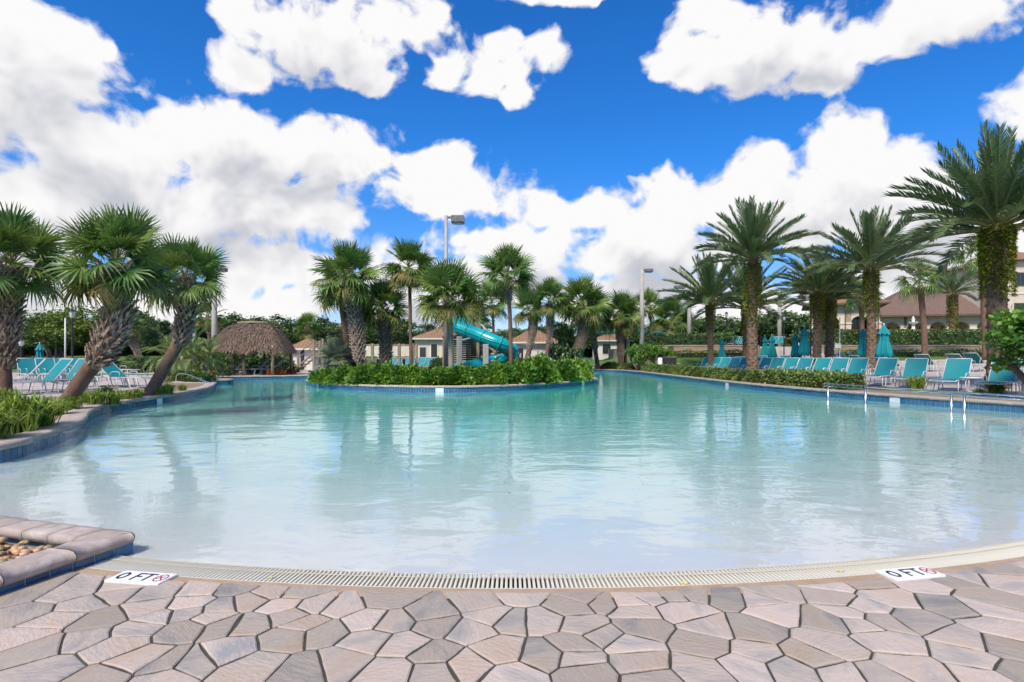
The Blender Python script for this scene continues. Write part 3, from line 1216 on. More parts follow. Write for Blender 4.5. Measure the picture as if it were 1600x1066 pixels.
def planter_run(a, b, lens, inward):
    t = Vector((b[0] - a[0], b[1] - a[1]))
    L = t.length
    t.normalize()
    n = Vector((-t.y, t.x)) * inward
    u = 0.0
    while u < L - 0.02:
        l = min(lens, L - u)
        mb = MB()
        prof = [(-0.025, 0.068), (-0.04, 0.085), (-0.04, 0.11), (-0.02, 0.132), (0.03, 0.139), (0.17, 0.137), (0.195, 0.125), (0.195, 0.068)]
        vs, fs = [], []
        k = len(prof)
        ns = 5
        for i in range(ns + 1):
            uu = u + 0.002 + (l - 0.004) * i / ns
            for (o, z) in prof:
                sh = 0.004 if i in (0, ns) else 0.0
                w_ = o + sh if o < 0.1 else o
                vs.append((a[0] + t.x * uu + n.x * w_, a[1] + t.y * uu + n.y * w_, z - sh * 0.7))
        for i in range(ns):
            for j in range(k):
                p0, p1 = i * k + j, i * k + (j + 1) % k
                fs.append((p0, p1, p1 + k, p0 + k) if inward > 0 else (p0, p0 + k, p1 + k, p1))
        fs.append(tuple(range(k)))
        fs.append(tuple(ns * k + j for j in range(k))[::-1])
        mb.add(vs, fs)
        mb.build('coping_stone', M_COPING, pl, True)
        u += l
    # tiles
    tw = 0.118
    u = 0.06
    mg = MB()
    q = [(a[0] + n.x * o + t.x * uu, a[1] + n.y * o + t.y * uu) for uu, o in ((0, 0.0), (L, 0.0), (L, 0.16), (0, 0.16))]
    mg.prism(q if inward > 0 else q[::-1], -0.12, 0.069)
    mg.build('base_wall', M_GROUTW, pl)
    tm = MB()
    tm.box(-tw / 2, tw / 2, -0.006, 0.004, -0.045, 0.067, bev=0.002)
    me = tm.mesh('tile', M_TILE)
    while u < L:
        o = put('tile', me, pl, (a[0] + t.x * u, a[1] + t.y * u, 0), (0, 0, atan2(t.y, t.x)))
        u += tw + 0.012


planter_run(pc[0], pc[1], 0.42, 1)
planter_run(pc[1], pc[2], 0.38, 1)
for a, b in zip(pb[:-1], pb[1:]):
    planter_run(a, b, 0.24, 1)
peb_poly = [(-2.74, 3.55), (-2.97, 3.0), (-3.64, 0.95), (-9.4, 0.95), (-9.4, 5.0), (-7.0, 5.7), (-6.4, 5.1), (-5.05, 4.4), (-3.75, 3.92)]
sb = MB()
sb.add([(x, y, 0.062) for x, y in peb_poly], [tuple(range(len(peb_poly)))[::-1]])
sb.build('soil', M_MULCHD, pl)
pm = MB()
rp = random.Random(5)
ico = []
phi = (1 + 5 ** 0.5) / 2
iv = [Vector(p).normalized() for p in [(-1, phi, 0), (1, phi, 0), (-1, -phi, 0), (1, -phi, 0), (0, -1, phi), (0, 1, phi), (0, -1, -phi), (0, 1, -phi), (phi, 0, -1), (phi, 0, 1), (-phi, 0, -1), (-phi, 0, 1)]]
jf = [(0, 11, 5), (0, 5, 1), (0, 1, 7), (0, 7, 10), (0, 10, 11), (1, 5, 9), (5, 11, 4), (11, 10, 2), (10, 7, 6), (7, 1, 8), (3, 9, 4), (3, 4, 2), (3, 2, 6), (3, 6, 8), (3, 8, 9), (4, 9, 5), (2, 4, 11), (6, 2, 10), (8, 6, 7), (9, 8, 1)]
np_ = 0
while np_ < 4200:
    x, y = rp.uniform(-6.5, -2.7), rp.uniform(1.4, 5.2)
    if not inpoly(x, y, peb_poly):
        continue
    np_ += 1
    r = rp.uniform(0.014, 0.03)
    E = Euler((rp.uniform(-.3, .3), rp.uniform(-.3, .3), rp.uniform(0, 6.3))).to_matrix()
    sx, sy, sz = r * rp.uniform(1, 1.5), r, r * rp.uniform(0.5, 0.8)
    pm.cur = rp.random()
    z = 0.068 + rp.uniform(0, 0.03)
    pm.add([E @ Vector((p.x * sx, p.y * sy, p.z * sz)) + Vector((x, y, z)) for p in iv], jf)
stuff(pm.build('pebbles', M_PEB, pl, True))


# ------------------------------------------------------------------ palms
def sabal_frond(seed, droop, mat_leaf, n=32):
    """fan leaf: long stalk along +x, then narrow pleated leaflets radiating from the hub"""
    r = random.Random(seed)
    mb = MB()
    mb.m = 1
    hub = Vector((0.60, 0, 0.03))
    mb.tube([(0, 0, 0), (0.32, 0, 0.05), hub], [0.017, 0.011, 0.007], 4)
    mb.m = 0
    for k in range(n):
        a = (k / (n - 1) - 0.5) * radians(262)
        L = (0.50 + 0.13 * cos(a)) * r.uniform(0.9, 1.06)
        d = Vector((cos(a), sin(a), 0.0))
        nrm = Vector((-sin(a), cos(a), 0))
        fold = 0.16 * abs(sin(a))
        dr = droop * r.uniform(0.6, 1.5)
        st = hub + Vector((0.05 * (1 - abs(a) / 2.3), 0, 0))
        vs = []
        for t, w in ((0.0, 0.006), (0.42, 0.0225), (0.74, 0.013)):
            p = st + d * (L * t) + Vector((-0.06 * dr * t * t, 0, fold * L * t - dr * L * t ** 3 * 1.2))
            vs += [p - nrm * w, p + nrm * w + Vector((0, 0, 0.013 if k % 2 else -0.013))]
        tip = st + d * (L * (1 - 0.2 * min(1, dr))) + Vector((r.uniform(-.03, .03), r.uniform(-.03, .03), fold * L - dr * L * 1.2))
        vs.append(tip)
        mb.add(vs, [(0, 1, 3, 2), (2, 3, 5, 4), (4, 5, 6)])
    return mb.mesh('frond', [mat_leaf, M_RACHIS])


SF = [sabal_frond(i, d, M_SABAL) for i, d in ((1, 0.05), (2, 0.16), (3, 0.3), (4, 0.5))]
SFO = [sabal_frond(9, 0.8, M_SABALO), sabal_frond(10, 0.55, M_SABALO)]
SFW = [sabal_frond(20 + i, d, M_SABAL, 24) for i, d in enumerate((0.2, 0.5, 0.8))]


def pinnate_frond(seed, arch, mat_leaf, pairs=56, leaf=0.16, name='frond'):
    r = random.Random(seed)
    mb = MB()
    mb.m = 1

    def pos(t):
        return Vector((t * (1 - 0.18 * arch * t * t), 0, 0.10 * t - arch * 0.42 * t ** 2.4))
    path = [pos(t / 8) for t in range(9)]
    mb.tube(path, [0.011 * (1 - 0.85 * i / 8) + 0.001 for i in range(9)], 4)
    mb.m = 0
    for k in range(pairs):
        t = 0.16 + 0.84 * k / (pairs - 1)
        p = pos(t)
        tan_ = (pos(min(1, t + 0.02)) - pos(t - 0.02)).normalized()
        upv = Vector((-tan_.z, 0, tan_.x))
        L = leaf * (0.45 + 0.55 * sin(pi * min(1, (t - 0.1) * 1.05)) ** 0.7) * r.uniform(0.85, 1.1)
        for s in (-1, 1):
            ang = radians(r.uniform(38, 56)) * (1 - 0.45 * t)
            d = tan_ * cos(ang) + Vector((0, s, 0)) * sin(ang) + upv * r.uniform(0.15, 0.5)
            d.normalize()
            w = tan_ * 0.0115
            q = p + d * L * 0.5
            tip = p + d * L + Vector((0, 0, -0.10 * L))
            mb.add([p - w * 0.5, p + w * 0.5, q + w, tip, q - w], [(0, 1, 2, 4), (4, 2, 3)])
    return mb.mesh(name, [mat_leaf, M_RACHIS])


DF = [pinnate_frond(30 + i, a, M_DATE) for i, a in enumerate((0.1, 0.28, 0.48, 0.72))]
PF = [pinnate_frond(40 + i, a, M_PYGMY, 40, 0.2) for i, a in enumerate((0.7, 1.1, 1.5))]
DFS = [pinnate_frond(50 + i, a, M_DATE, 22, 0.2) for i, a in enumerate((0.3, 0.7, 1.1))]


def bootmesh():
    """split leaf base: two straps that part upwards and stand off the trunk; local x out, z up"""
    mb = MB()
    for s in (-1, 1):
        pts = [(0.0, 0.0, 0.0), (0.022, s * 0.045, 0.07), (0.05, s * 0.105, 0.165), (0.085, s * 0.135, 0.215)]
        wd = [0.034, 0.027, 0.02, 0.011]
        vs = []
        for (x, y, z), w in zip(pts, wd):
            vs += [(x, y - w, z), (x, y + w, z), (x - 0.02, y + w * 0.8, z + 0.008), (x - 0.02, y - w * 0.8, z + 0.008)]
        fs = []
        for i in range(3):
            for j in range(4):
                a, b = i * 4 + j, i * 4 + (j + 1) % 4
                fs.append((a, b, b + 4, a + 4))
        fs += [(12, 13, 14, 15)]
        mb.add(vs, fs)
    return mb


BOOT = bootmesh()
BOOT_ME = BOOT.mesh('leaf_base', M_BOOT)


def lerp_path(path, n):
    P = [Vector(p) for p in path]
    if len(P) == 2:
        return [P[0].lerp(P[1], i / (n - 1)) for i in range(n)]
    out = []
    m = len(P) - 1
    for i in range(n):
        u = i / (n - 1) * m
        k = min(m - 1, int(u))
        t = u - k
        p0 = P[k - 1] if k > 0 else P[0] * 2 - P[1]
        p1, p2 = P[k], P[k + 1]
        p3 = P[k + 2] if k + 2 <= m else P[m] * 2 - P[m - 1]
        out.append(0.5 * ((2 * p1) + (p2 - p0) * t + (2 * p0 - 5 * p1 + 4 * p2 - p3) * t * t + (3 * p1 - p0 - 3 * p2 + p3) * t ** 3))
    return out


def frond_ring(root, top, meshes, old, n, el0, el1, scale, seed, wob=6, power=1.0, oldfrac=0.2, roll=0.3, grow=0.0):
    r = random.Random(seed)
    for k in range(n):
        u = (k + 0.5) / n
        el = el0 + (el1 - el0) * u ** power
        az = k * 2.39996 + r.uniform(-0.25, 0.25)
        mi = min(len(meshes) - 1, int(u * len(meshes) * 0.999))
        me = meshes[mi]
        if old and u > 1 - oldfrac and r.random() < 0.75:
            me = r.choice(old)
        s = scale * r.uniform(0.88, 1.08) * (1 + grow * (u - 0.5))
        e = radians(el + r.uniform(-wob, wob))
        put('frond', me, root, top + Vector((0, 0, 0.10 * scale * (0.5 - u))), (r.uniform(-roll, roll), -e, az), s)


def sabal(px, pts, crown, rpx, wpx, d, label, boots=0.45, nf=34, sep=False, seed=0, old=True, group=None, thin=False, barkgrey=False, droop=-40):
    """cabbage palm: pts trunk pixels base to top, crown centre pixel, crown radius and trunk width in pixels"""
    base = Vector((gx(pts[0][0], d), d, 0))
    base.z = gz(base.x, d) if not inpoly(base.x, d, island) else 0.25
    r = random.Random(seed + 100)
    root = thing('fan_palm', label, 'palm tree', base, 0, group)
    path = [Vector((gx(x, d) - base.x, r.uniform(-0.05, 0.05) * i, gzz(y, d) - base.z)) for i, (x, y) in enumerate(pts)]
    path[0] = Vector((0, 0, -0.12))
    top = Vector((gx(crown[0], d) - base.x, path[-1].y, gzz(crown[1], d) - base.z))
    path.append(path[-1].lerp(top, 0.75))
    wr = wpx * d / F / 2
    P = lerp_path(path, 26)
    rad = []
    n = len(P)
    for i in range(n):
        t = i / (n - 1)
        q = wr * (0.52 if boots else 0.85)
        if t < 0.12:
            q *= 1.25 - t * 2
        if boots and t > 1 - boots:
            q = wr * 0.74
        if t > 0.9:
            q *= 1 - (t - 0.9) * 3
        rad.append(q * (1 + 0.03 * sin(i * 2.1)))
    mb = MB()
    mb.tube(P, rad, 14)
    if boots and not sep:
        mb.m = 1
    cum = [0]
    for a, b in zip(P[:-1], P[1:]):
        cum.append(cum[-1] + (b - a).length)
    if boots:
        bs = max(0.7, min(1.25, wr / 0.235))
        s = cum[-1] * (1 - boots)
        ringi = 0
        while s < cum[-1] * 0.98:
            i = max(j for j in range(n) if cum[j] <= s)
            i = min(i, n - 2)
            c = P[i].lerp(P[i + 1], (s - cum[i]) / max(1e-6, cum[i + 1] - cum[i]))
            t = (P[i + 1] - P[i]).normalized()
            rr = rad[i]
            k = 9
            e1 = Vector((1, 0, 0))
            e1 = (e1 - t * e1.dot(t)).normalized()
            e2 = t.cross(e1)
            for j in range(k):
                a = (j + 0.5 * (ringi % 2)) * 2 * pi / k + r.uniform(-0.08, 0.08)
                o = e1 * cos(a) + e2 * sin(a)
                y_ = t.cross(o)
                sc = bs * r.uniform(0.85, 1.15)
                tilt = r.uniform(-0.12, 0.10)
                oo = (o * cos(tilt) + t * -sin(tilt)).normalized()
                tt = (t * cos(tilt) + o * sin(tilt)).normalized()
                M4 = Matrix((oo, y_, tt)).transposed().to_4x4()
                M4.translation = c + o * (rr * 0.92)
                M4 = M4 @ Matrix.Scale(sc, 4)
                if sep:
                    bo = put('leaf_base', BOOT_ME, root)
                    bo.matrix_local = M4
                else:
                    mb.add([M4 @ Vector(p) for p in BOOT.v], BOOT.f)
            s += 0.10 * bs
            ringi += 1
    mb.build('trunk', [M_TRUNKG if barkgrey else M_TRUNK, M_BOOT], root, True)
    frond_ring(root, top, SFW if thin else SF, SFO if old else None, nf, 82, droop, rpx * d / F / 1.13, seed, 17, 0.9, roll=1.0)
    return root


sabal(8, [(8, 624), (9, 540), (11, 436)], (14, 414), 86, 37, 13.0, 'upright fan palm with lattice trunk standing beside the near teal loungers', 0.72, 38, True, 1)
sabal(92, [(90, 640), (130, 590), (163, 550), (181, 492), (178, 434)], (178, 414), 86, 44, 11.6, 'fan palm with dark bent leaning trunk and thick lattice of leaf bases', 0.62, 40, True, 2)
sabal(228, [(228, 620), (255, 578), (279, 530), (290, 482), (292, 446)], (294, 439), 66, 33, 15.7, 'slender leaning fan palm with dark lower trunk beside the curved handrail', 0.52, 36, True, 3)
LI = 'fan palm on the island, '
sabal(0, [(566, 588), (557, 520), (546, 445)], (543, 436), 58, 22, 23.0, LI + 'with broad crown and leaning lattice trunk by the silver palm', 0.8, 40, False, 4)
sabal(0, [(550, 588), (541, 520), (534, 470)], (530, 455), 42, 14, 25.0, 'dark thin fan palm with drooping fronds behind the lattice-trunked island palm', 0.0, 26, False, 5)
sabal(0, [(602, 585), (602, 530), (600, 494)], (598, 484), 45, 19, 24.0, LI + 'short and thick with a round low crown', 0.85, 40, False, 6)
sabal(0, [(643, 588), (641, 490), (639, 432)], (638, 418), 46, 10.5, 23.6, LI + 'tallest, with thin smooth brown trunk and yellowish lower fronds', 0.14, 34, False, 7)
sabal(0, [(705, 588), (704, 520), (700, 484)], (700, 466), 60, 17, 22.8, LI + 'pale straight trunk in front of the slide entry', 0.22, 42, False, 8, barkgrey=True)
sabal(0, [(799, 588), (797, 500), (794, 458)], (792, 430), 48, 12, 22.8, LI + 'tall with slim brown trunk crossing the slide tube', 0.22, 36, False, 9)
LB = 'fan palm behind the island, '
sabal(0, [(771, 570), (771, 520), (770, 490)], (768, 472), 36, 8, 37, LB + 'thin dark trunk above the slide', 0.2, 28, False, 10)
sabal(0, [(819, 571), (829, 535), (833, 505)], (826, 484), 32, 16, 44, LB + 'leaning in front of the utility house doors', 0.6, 30, False, 11)
sabal(0, [(849, 571), (858, 530), (860, 490)], (858, 470), 36, 13, 44, LB + 'slim leaning trunk before the utility house wall', 0.6, 32, False, 12)
sabal(0, [(893, 572), (906, 540), (914, 500)], (911, 478), 46, 21, 45.5, LB + 'stout ragged lattice trunk beside a dark bush', 0.85, 36, False, 13)
sabal(0, [(935, 571), (929, 540), (924, 510)], (929, 495), 38, 13, 47.6, LB + 'partner of the stout ragged palm, narrower trunk', 0.6, 30, False, 14)
sabal(0, [(970, 570), (969, 530), (968, 512)], (969, 494), 38, 15, 48.2, LB + 'straight grey lattice trunk by the round bushes', 0.75, 34, False, 15)
sabal(0, [(977, 569), (977, 530), (977, 512)], (980, 500), 28, 6, 49, LB + 'thin dark trunk doubled behind the straight grey one', 0.0, 22, False, 16)
sabal(0, [(1018, 560), (1018, 520), (1016, 495)], (1016, 482), 30, 7, 60, 'distant fan palm behind the single concrete light pole', 0.2, 26, False, 17)
sabal(0, [(1046, 560), (1047, 530), (1049, 512)], (1050, 502), 38, 8, 58, 'distant low fan palm between the two concrete light poles', 0.2, 30, False, 18)
sabal(0, [(327, 562), (327, 530), (326, 505)], (325, 496), 26, 9, 47, 'distant fan palm behind the concrete light pole near the thatched hut', 0.3, 26, False, 19)
sabal(0, [(224, 566), (214, 548), (203, 530)], (196, 514), 30, 11, 44, 'short leaning fan palm on the lawn behind the loungers', 0.7, 26, False, 20)
sabal(0, [(735, 566), (735, 535), (735, 515)], (735, 500), 36, 8, 46, 'fan palm behind the slide tower with yellowing fronds', 0.3, 28, False, 21)
sabal(0, [(480, 562), (480, 530), (480, 520)], (480, 512), 24, 8, 56, 'bushy fan palm behind the clay-roofed stair hut', 0.2, 26, False, 22)
GW = 'slim fan palm before the clubhouse, '
sabal(0, [(1446, 563), (1443, 510), (1440, 462)], (1437, 440), 38, 10, 44, GW + 'beside the stone fountain', 0.0, 20, False, 30, False, None, True)
sabal(0, [(1541, 565), (1538, 490), (1535, 432)], (1528, 405), 42, 10, 43, GW + 'tallest, close to the mossy date palm', 0.0, 22, False, 31, False, None, True)
sabal(0, [(1347, 563), (1347, 510), (1346, 478)], (1346, 462), 34, 8, 50, GW + 'before the arched gatehouse', 0.0, 20, False, 32, False, None, True)


def date_palm(px, pybase, pytop, d, wpx, Lpx, label, fern=(0.55, 0.97), nf=46, seed=0, meshes=DF, group=None, low=4):
    x = gx(px, d)
    z0 = gz(x, d) if d < WALLY else TERR
    root = thing('date_palm', label, 'palm tree', (x, d, z0), 0, group)
    r = random.Random(seed)
    H = gzz(pytop, d) - z0
    wr = wpx * d / F / 2
    rows = max(30, int(H / 0.075))
    n = 30
    vs, fs = [], []
    for i in range(rows + 1):
        t = i / rows
        z = -0.1 + (H + 0.1) * t
        q = wr * (0.8 + 0.25 * (1 - t) ** 6 + 0.2 * sstep(0.55, 0.85, t))
        if t > 0.94:
            q *= 1 - (t - 0.94) * 7
        for k in range(n):
            a = 2 * pi * k / n
            pat = max(0, cos(5 * a + z * 19)) * max(0, cos(5 * a - z * 19))
            q2 = q * (1 + 0.24 * pat - 0.04)
            vs.append((q2 * cos(a) + 0.03 * sin(t * 5 + seed), q2 * sin(a), z))
    for i in range(rows):
        for k in range(n):
            a, b = i * n + k, i * n + (k + 1) % n
            fs.append((a, b, b + n, a + n))
    mb = MB()
    mb.add(vs, fs)
    mb.build('trunk', M_DATETR, root)
    if fern:
        mb = MB()
        nl = int(1300 + 2200 * min(1, wpx / 30))
        sz = max(0.09, 0.12 * wr / 0.35)
        for k in range(nl):
            t = fern[0] + (fern[1] - fern[0]) * r.random() ** 0.8
            # patchy cover
            a = r.uniform(0, 2 * pi)
            if sin(a * 2 + t * 17 + seed) + 0.9 * r.random() + 2.6 * (t - fern[0]) < 0.0:
                continue
            mb.cur = r.random()
            q = wr * (1.04 + 0.12 * r.random())
            p = Vector((q * cos(a), q * sin(a), H * t))
            o = Vector((cos(a), sin(a), r.uniform(-0.5, 1.0))).normalized()
            s_ = Vector((-sin(a), cos(a), r.uniform(-0.6, 0.6))).normalized() * sz * 0.28
            L = sz * r.uniform(0.7, 1.5)
            mb.add([p - s_ * 0.4, p + o * L * 0.5 + s_, p + o * L + Vector((0, 0, -0.3 * L)), p + o * L * 0.5 - s_], [(0, 1, 2, 3)])
        stuff(mb.build('fern_cover', M_FERN, root))
    frond_ring(root, Vector((0, 0, H - 0.05)), meshes, None, nf, 86, low, Lpx * d / F, seed, 5, 0.72, grow=0.3)
    return root


date_palm(1110, 578, 472, 40, 11, 82, 'smaller date palm beside the double-headed light pole', (0.62, 0.97), 56, 1)
date_palm(1165, 578, 478, 42, 10, 84, 'half-hidden date palm standing behind the tallest poolside date palm', (0.5, 0.95), 40, 2)
date_palm(1176, 585, 402, 29.5, 19, 94, 'tall poolside date palm with feathery crown, mossy ferns halfway up its trunk', (0.45, 0.97), 66, 3)
date_palm(1277, 580, 455, 35.5, 15, 76, 'date palm beside the black lantern post, close-set with another', (0.55, 0.97), 56, 4)
date_palm(1296, 580, 466, 37.5, 15, 70, 'date palm close-set behind its twin near the white notice post', (0.5, 0.97), 54, 5)
date_palm(1361, 585, 418, 31, 16, 98, 'date palm rising between the two closed parasols', (0.5, 0.97), 62, 6)
date_palm(1558, 617, 350, 18.2, 33, 160, 'largest date palm with bright fern collar over the lounger row', (0.55, 0.98), 70, 7, low=0)
date_palm(1488, 540, 458, 52, 11, 45, 'small date palm on the terrace before the arcade', (0.35, 0.97), 30, 8)


# ------------------------------------------------------------------ broadleaf trees, shrubs, hedges, tufts
def leaf(mb, p, size, r, upb=0.25):
    d = Vector((r.gauss(0, 1), r.gauss(0, 1), r.gauss(0, 0.8))).normalized()
    q = d.orthogonal().normalized()
    q = (Matrix.Rotation(r.uniform(0, 6.28), 3, d) @ q) * size * 0.36
    d = d * size * r.uniform(0.7, 1.3)
    mb.add([p, p + d * 0.5 + q, p + d, p + d * 0.5 - q], [(0, 1, 2, 3)])


def tree_meshes(seed, rx, rz, h0, ncl, nl, ls, m, multi=False, lacy=0.3):
    """unit tree: trunk with limbs and a clumped crown; crown centre height h0"""
    r = random.Random(seed)
    tr, cr = MB(), MB()
    cl = []
    while len(cl) < ncl:
        v = Vector((r.uniform(-1, 1), r.uniform(-1, 1), r.uniform(-0.85, 1)))
        if 0.3 < v.length < 1.0:
            lump = 1 + 0.18 * sin(v.x * 5 + seed) * cos(v.y * 4 + seed)
            cl.append(Vector((v.x * rx * lump, v.y * rx * lump, h0 + v.z * rz * lump)))
    stems = 5 if multi else 1
    for s in range(stems):
        a = s * 2 * pi / stems + 0.4
        b0 = Vector((0.12 * cos(a), 0.12 * sin(a), -0.15)) if multi else Vector((0, 0, -0.15))
        m0 = Vector((0.75 * cos(a), 0.75 * sin(a), h0 - rz * 0.6)) if multi else Vector((0.1, 0.05, h0 - rz * 0.5))
        tr.tube([b0, b0.lerp(m0, 0.5) + Vector((0.05, 0, 0)), m0], [0.10 if multi else 0.22, 0.08 if multi else 0.17, 0.06 if multi else 0.13], 7)
        for c in r.sample(cl, min(len(cl), 3 if multi else 9)):
            tr.tube([m0, m0.lerp(c, 0.5) + Vector((0, 0, 0.2)), c], [0.055 if multi else 0.08, 0.035, 0.012], 5)
    per = nl // ncl
    for c in cl:
        cv = r.random()
        cs = r.uniform(0.45, 0.8) * rx * 0.42
        for k in range(per):
            v = Vector((r.gauss(0, 1), r.gauss(0, 1), r.gauss(0, 0.75)))
            v = v.normalized() * (r.random() ** 0.5) * cs * (1 + lacy * (r.random() < 0.15))
            cr.cur = min(1, max(0, 0.6 * cv + 0.4 * r.random()))
            leaf(cr, c + v, ls, r)
    return tr.mesh('trunk', M_WOODT, True), cr.mesh('crown', m)


TM = {
    'oak': [tree_meshes(1, 2.6, 1.9, 3.6, 34, 5200, 0.23, M_LEAFA), tree_meshes(2, 2.4, 2.3, 3.9, 36, 5200, 0.23, M_LEAFA)],
    'myrtle': [tree_meshes(3, 2.5, 1.7, 3.7, 40, 5200, 0.20, M_LEAFB, True, 0.6)],
    'bush': [tree_meshes(4, 1.3, 1.2, 1.35, 26, 3000, 0.17, M_LEAFA)],
    'ball': [tree_meshes(5, 1.2, 0.9, 1.5, 30, 3600, 0.14, M_LEAFC, True, 0.1)],
}


def tree(kind, px, pytop, d, wpx, label, i=0, cat='tree', group=None, rz=0.0, terr=False, name=None):
    x = gx(px, d)
    z0 = TERR if terr else gz(x, d)
    t, c = TM[kind][i % len(TM[kind])]
    hh = {'oak': (5.5, 6.2)[i % 2] + 0.4, 'myrtle': 5.7, 'bush': 2.8, 'ball': 2.65}[kind]
    ww = {'oak': (2.6, 2.4)[i % 2] * 2.2, 'myrtle': 5.4, 'bush': 2.8, 'ball': 2.6}[kind]
    sz = (gzz(pytop, d) - z0) / hh
    sx = wpx * d / F / ww
    root = thing(name or {'oak': 'oak_tree', 'myrtle': 'crape_myrtle', 'bush': 'bush', 'ball': 'clipped_bush'}[kind], label, cat, (x, d, z0), rz, group, (sx, sx, sz))
    put('trunk', t, root)
    stuff(put('crown', c, root))
    return root


tree('myrtle', 86, 482, 52, 130, 'many-stemmed tree with spreading yellow-green crown behind the closed parasols', 0)
tree('myrtle', 148, 478, 54, 110, 'pale yellow-green tree behind the dark lamp post', 0, rz=2.0)
tree('oak', 30, 500, 66, 120, 'dark broadleaf tree behind the upright palm trunk', 0)
tree('oak', 212, 470, 64, 95, 'dark rounded tree behind the bent leaning palm', 1, rz=1.0)
tree('oak', 262, 498, 70, 110, 'grey-green tree between the two leaning palms', 0, rz=2.2)
FT = 'trees along the far boundary'
fl = 'dark green oak in the far row of trees behind the pool garden'
for k, (px, py, d, w) in enumerate([(-60, 480, 68, 130), (-10, 492, 80, 120), (60, 494, 78, 120), (115, 490, 80, 110), (175, 492, 76, 110), (235, 496, 80, 110), (590, 505, 84, 100), (1290, 492, 86, 90), (305, 500, 76, 110), (360, 482, 72, 100), (400, 490, 76, 100), (440, 486, 72, 95), (478, 492, 78, 90), (515, 500, 74, 90), (560, 498, 80, 100), (622, 486, 72, 90), (670, 505, 82, 100), (725, 500, 80, 90), (790, 508, 84, 90), (850, 505, 86, 100), (900, 500, 84, 100), (955, 500, 86, 90), (1000, 496, 84, 100), (1055, 500, 88, 100), (1090, 482, 80, 90), (1130, 486, 84, 90), (1175, 484, 82, 100), (1215, 478, 84, 90), (1250, 480, 80, 90), (1700, 470, 90, 160)]):
    tree('oak', px, py, d, w * 1.15, fl, k, group=FT, rz=k * 1.3)
tree('bush', 884, 500, 46, 62, 'dense dark upright bush between the utility house and the ragged palm', 0, 'bush')
tree('bush', 212, 552, 38, 36, 'rounded dark bush behind the folded loungers', 0, 'bush')
tree('ball', 1000, 531, 44, 52, 'round-headed bright green bush under the concrete light pole', 0, 'bush')
tree('ball', 1033, 533, 43, 46, 'round-headed bush next to the towel cart', 0, 'bush', rz=1.0)
tree('ball', 1118, 516, 54, 62, 'large clipped yellow-green dome on the terrace', 0, 'bush', terr=True)
tree('ball', 1655, 455, 13.8, 215, 'bright leafy small tree overhanging the end of the lounger row', 0, 'tree', rz=0.6, name='small_tree')


def mound(seed, nl, ls, m, lance=2.2, shell=0.55):
    """unit shrub: radius 1, height 1; leaves through the outer shell of a lumpy mound"""
    r = random.Random(seed)
    mb = MB()
    for k in range(nl):
        a, u = r.uniform(0, 2 * pi), r.random()
        e = math.asin(u ** 0.8)
        lump = 1 + 0.13 * sin(3 * a + seed) * cos(4 * e) + 0.1 * sin(5 * a + 2 * seed)
        q = (shell + (1 - shell) * r.random() ** 0.5) * lump
        p = Vector((q * cos(e) * cos(a), q * cos(e) * sin(a), max(0.02, q * sin(e) * 0.95)))
        o = (Vector((p.x, p.y, p.z * 0.8 + 0.25)).normalized() + Vector((r.gauss(0, .45), r.gauss(0, .45), r.gauss(0, .45)))).normalized()
        s = o.orthogonal().normalized()
        s = (Matrix.Rotation(r.uniform(0, 6.28), 3, o) @ s) * ls / lance
        L = ls * r.uniform(0.7, 1.35)
        mb.cur = min(1, max(0, 0.25 + 0.5 * sin(3 * a + seed) * 0.5 + 0.6 * r.random()))
        mb.add([p, p + o * L * 0.45 + s, p + o * L + Vector((0, 0, -0.15 * L)), p + o * L * 0.45 - s], [(0, 1, 2, 3)])
    st = MB()
    for k in range(6):
        a = k * 1.05
        st.tube([(0.06 * cos(a), 0.06 * sin(a), -0.08), (0.5 * cos(a), 0.5 * sin(a), 0.55)], [0.03, 0.012], 5)
    return st.mesh('stem', M_WOODT), mb.mesh('foliage', m)


MD = {'isl': [mound(1, 2600, 0.17, M_LEAFC, 2.6), mound(2, 2600, 0.18, M_LEAFC, 2.6)], 'box': [mound(3, 1700, 0.13, M_LEAFD, 1.9, 0.7)],
      'red': [mound(5, 400, 0.3, M_LEAFR, 3)], 'gold': [mound(6, 500, 0.22, M_LEAFY)], 'dark': [mound(7, 1500, 0.18, M_LEAFA)]}


def shrub(kind, x, y, rad, h, label, i=0, group=None, z=None, name='shrub', ry=None):
    root = thing(name, label, 'shrub', (x, y, gz(x, y) if z is None else z), i * 1.7, group, (rad, ry or rad, h))
    s, f = MD[kind][i % len(MD[kind])]
    put('stem', s, root)
    stuff(put('foliage', f, root))
    return root


for k, (px, py, rpx, tpy, d) in enumerate([(512, 0, 24, 577, 23.8), (540, 0, 24, 574, 22.9), (572, 0, 26, 571, 22.4), (604, 0, 28, 570, 22.2), (636, 0, 26, 572, 22.0), (664, 0, 22, 578, 21.8), (690, 0, 24, 575, 21.9), (720, 0, 26, 572, 22.0), (748, 0, 20, 579, 22.1), (778, 0, 28, 569, 22.3), (810, 0, 28, 566, 22.8), (842, 0, 28, 558, 23.6), (880, 0, 26, 562, 25.2), (904, 0, 20, 563, 26.6)]):
    shrub('isl', gx(px, d), d, rpx * d / F * 1.12, (gzz(tpy, d) - 0.2), 'bright green leafy shrub in the row along the island front', k, 'shrubs along the island front', 0.2, 'island_shrub')
for k, (px, py, d, rp) in enumerate([(558, 566, 25.5, 26), (600, 572, 25.2, 22), (745, 574, 25.5, 18), (655, 576, 24.8, 20)]):
    shrub('isl', gx(px, d), d, rp * d / F, gzz(py, d) - 0.2, 'green shrub in the second row among the island palm trunks', k, 'second row of island shrubs', 0.2, 'island_shrub')
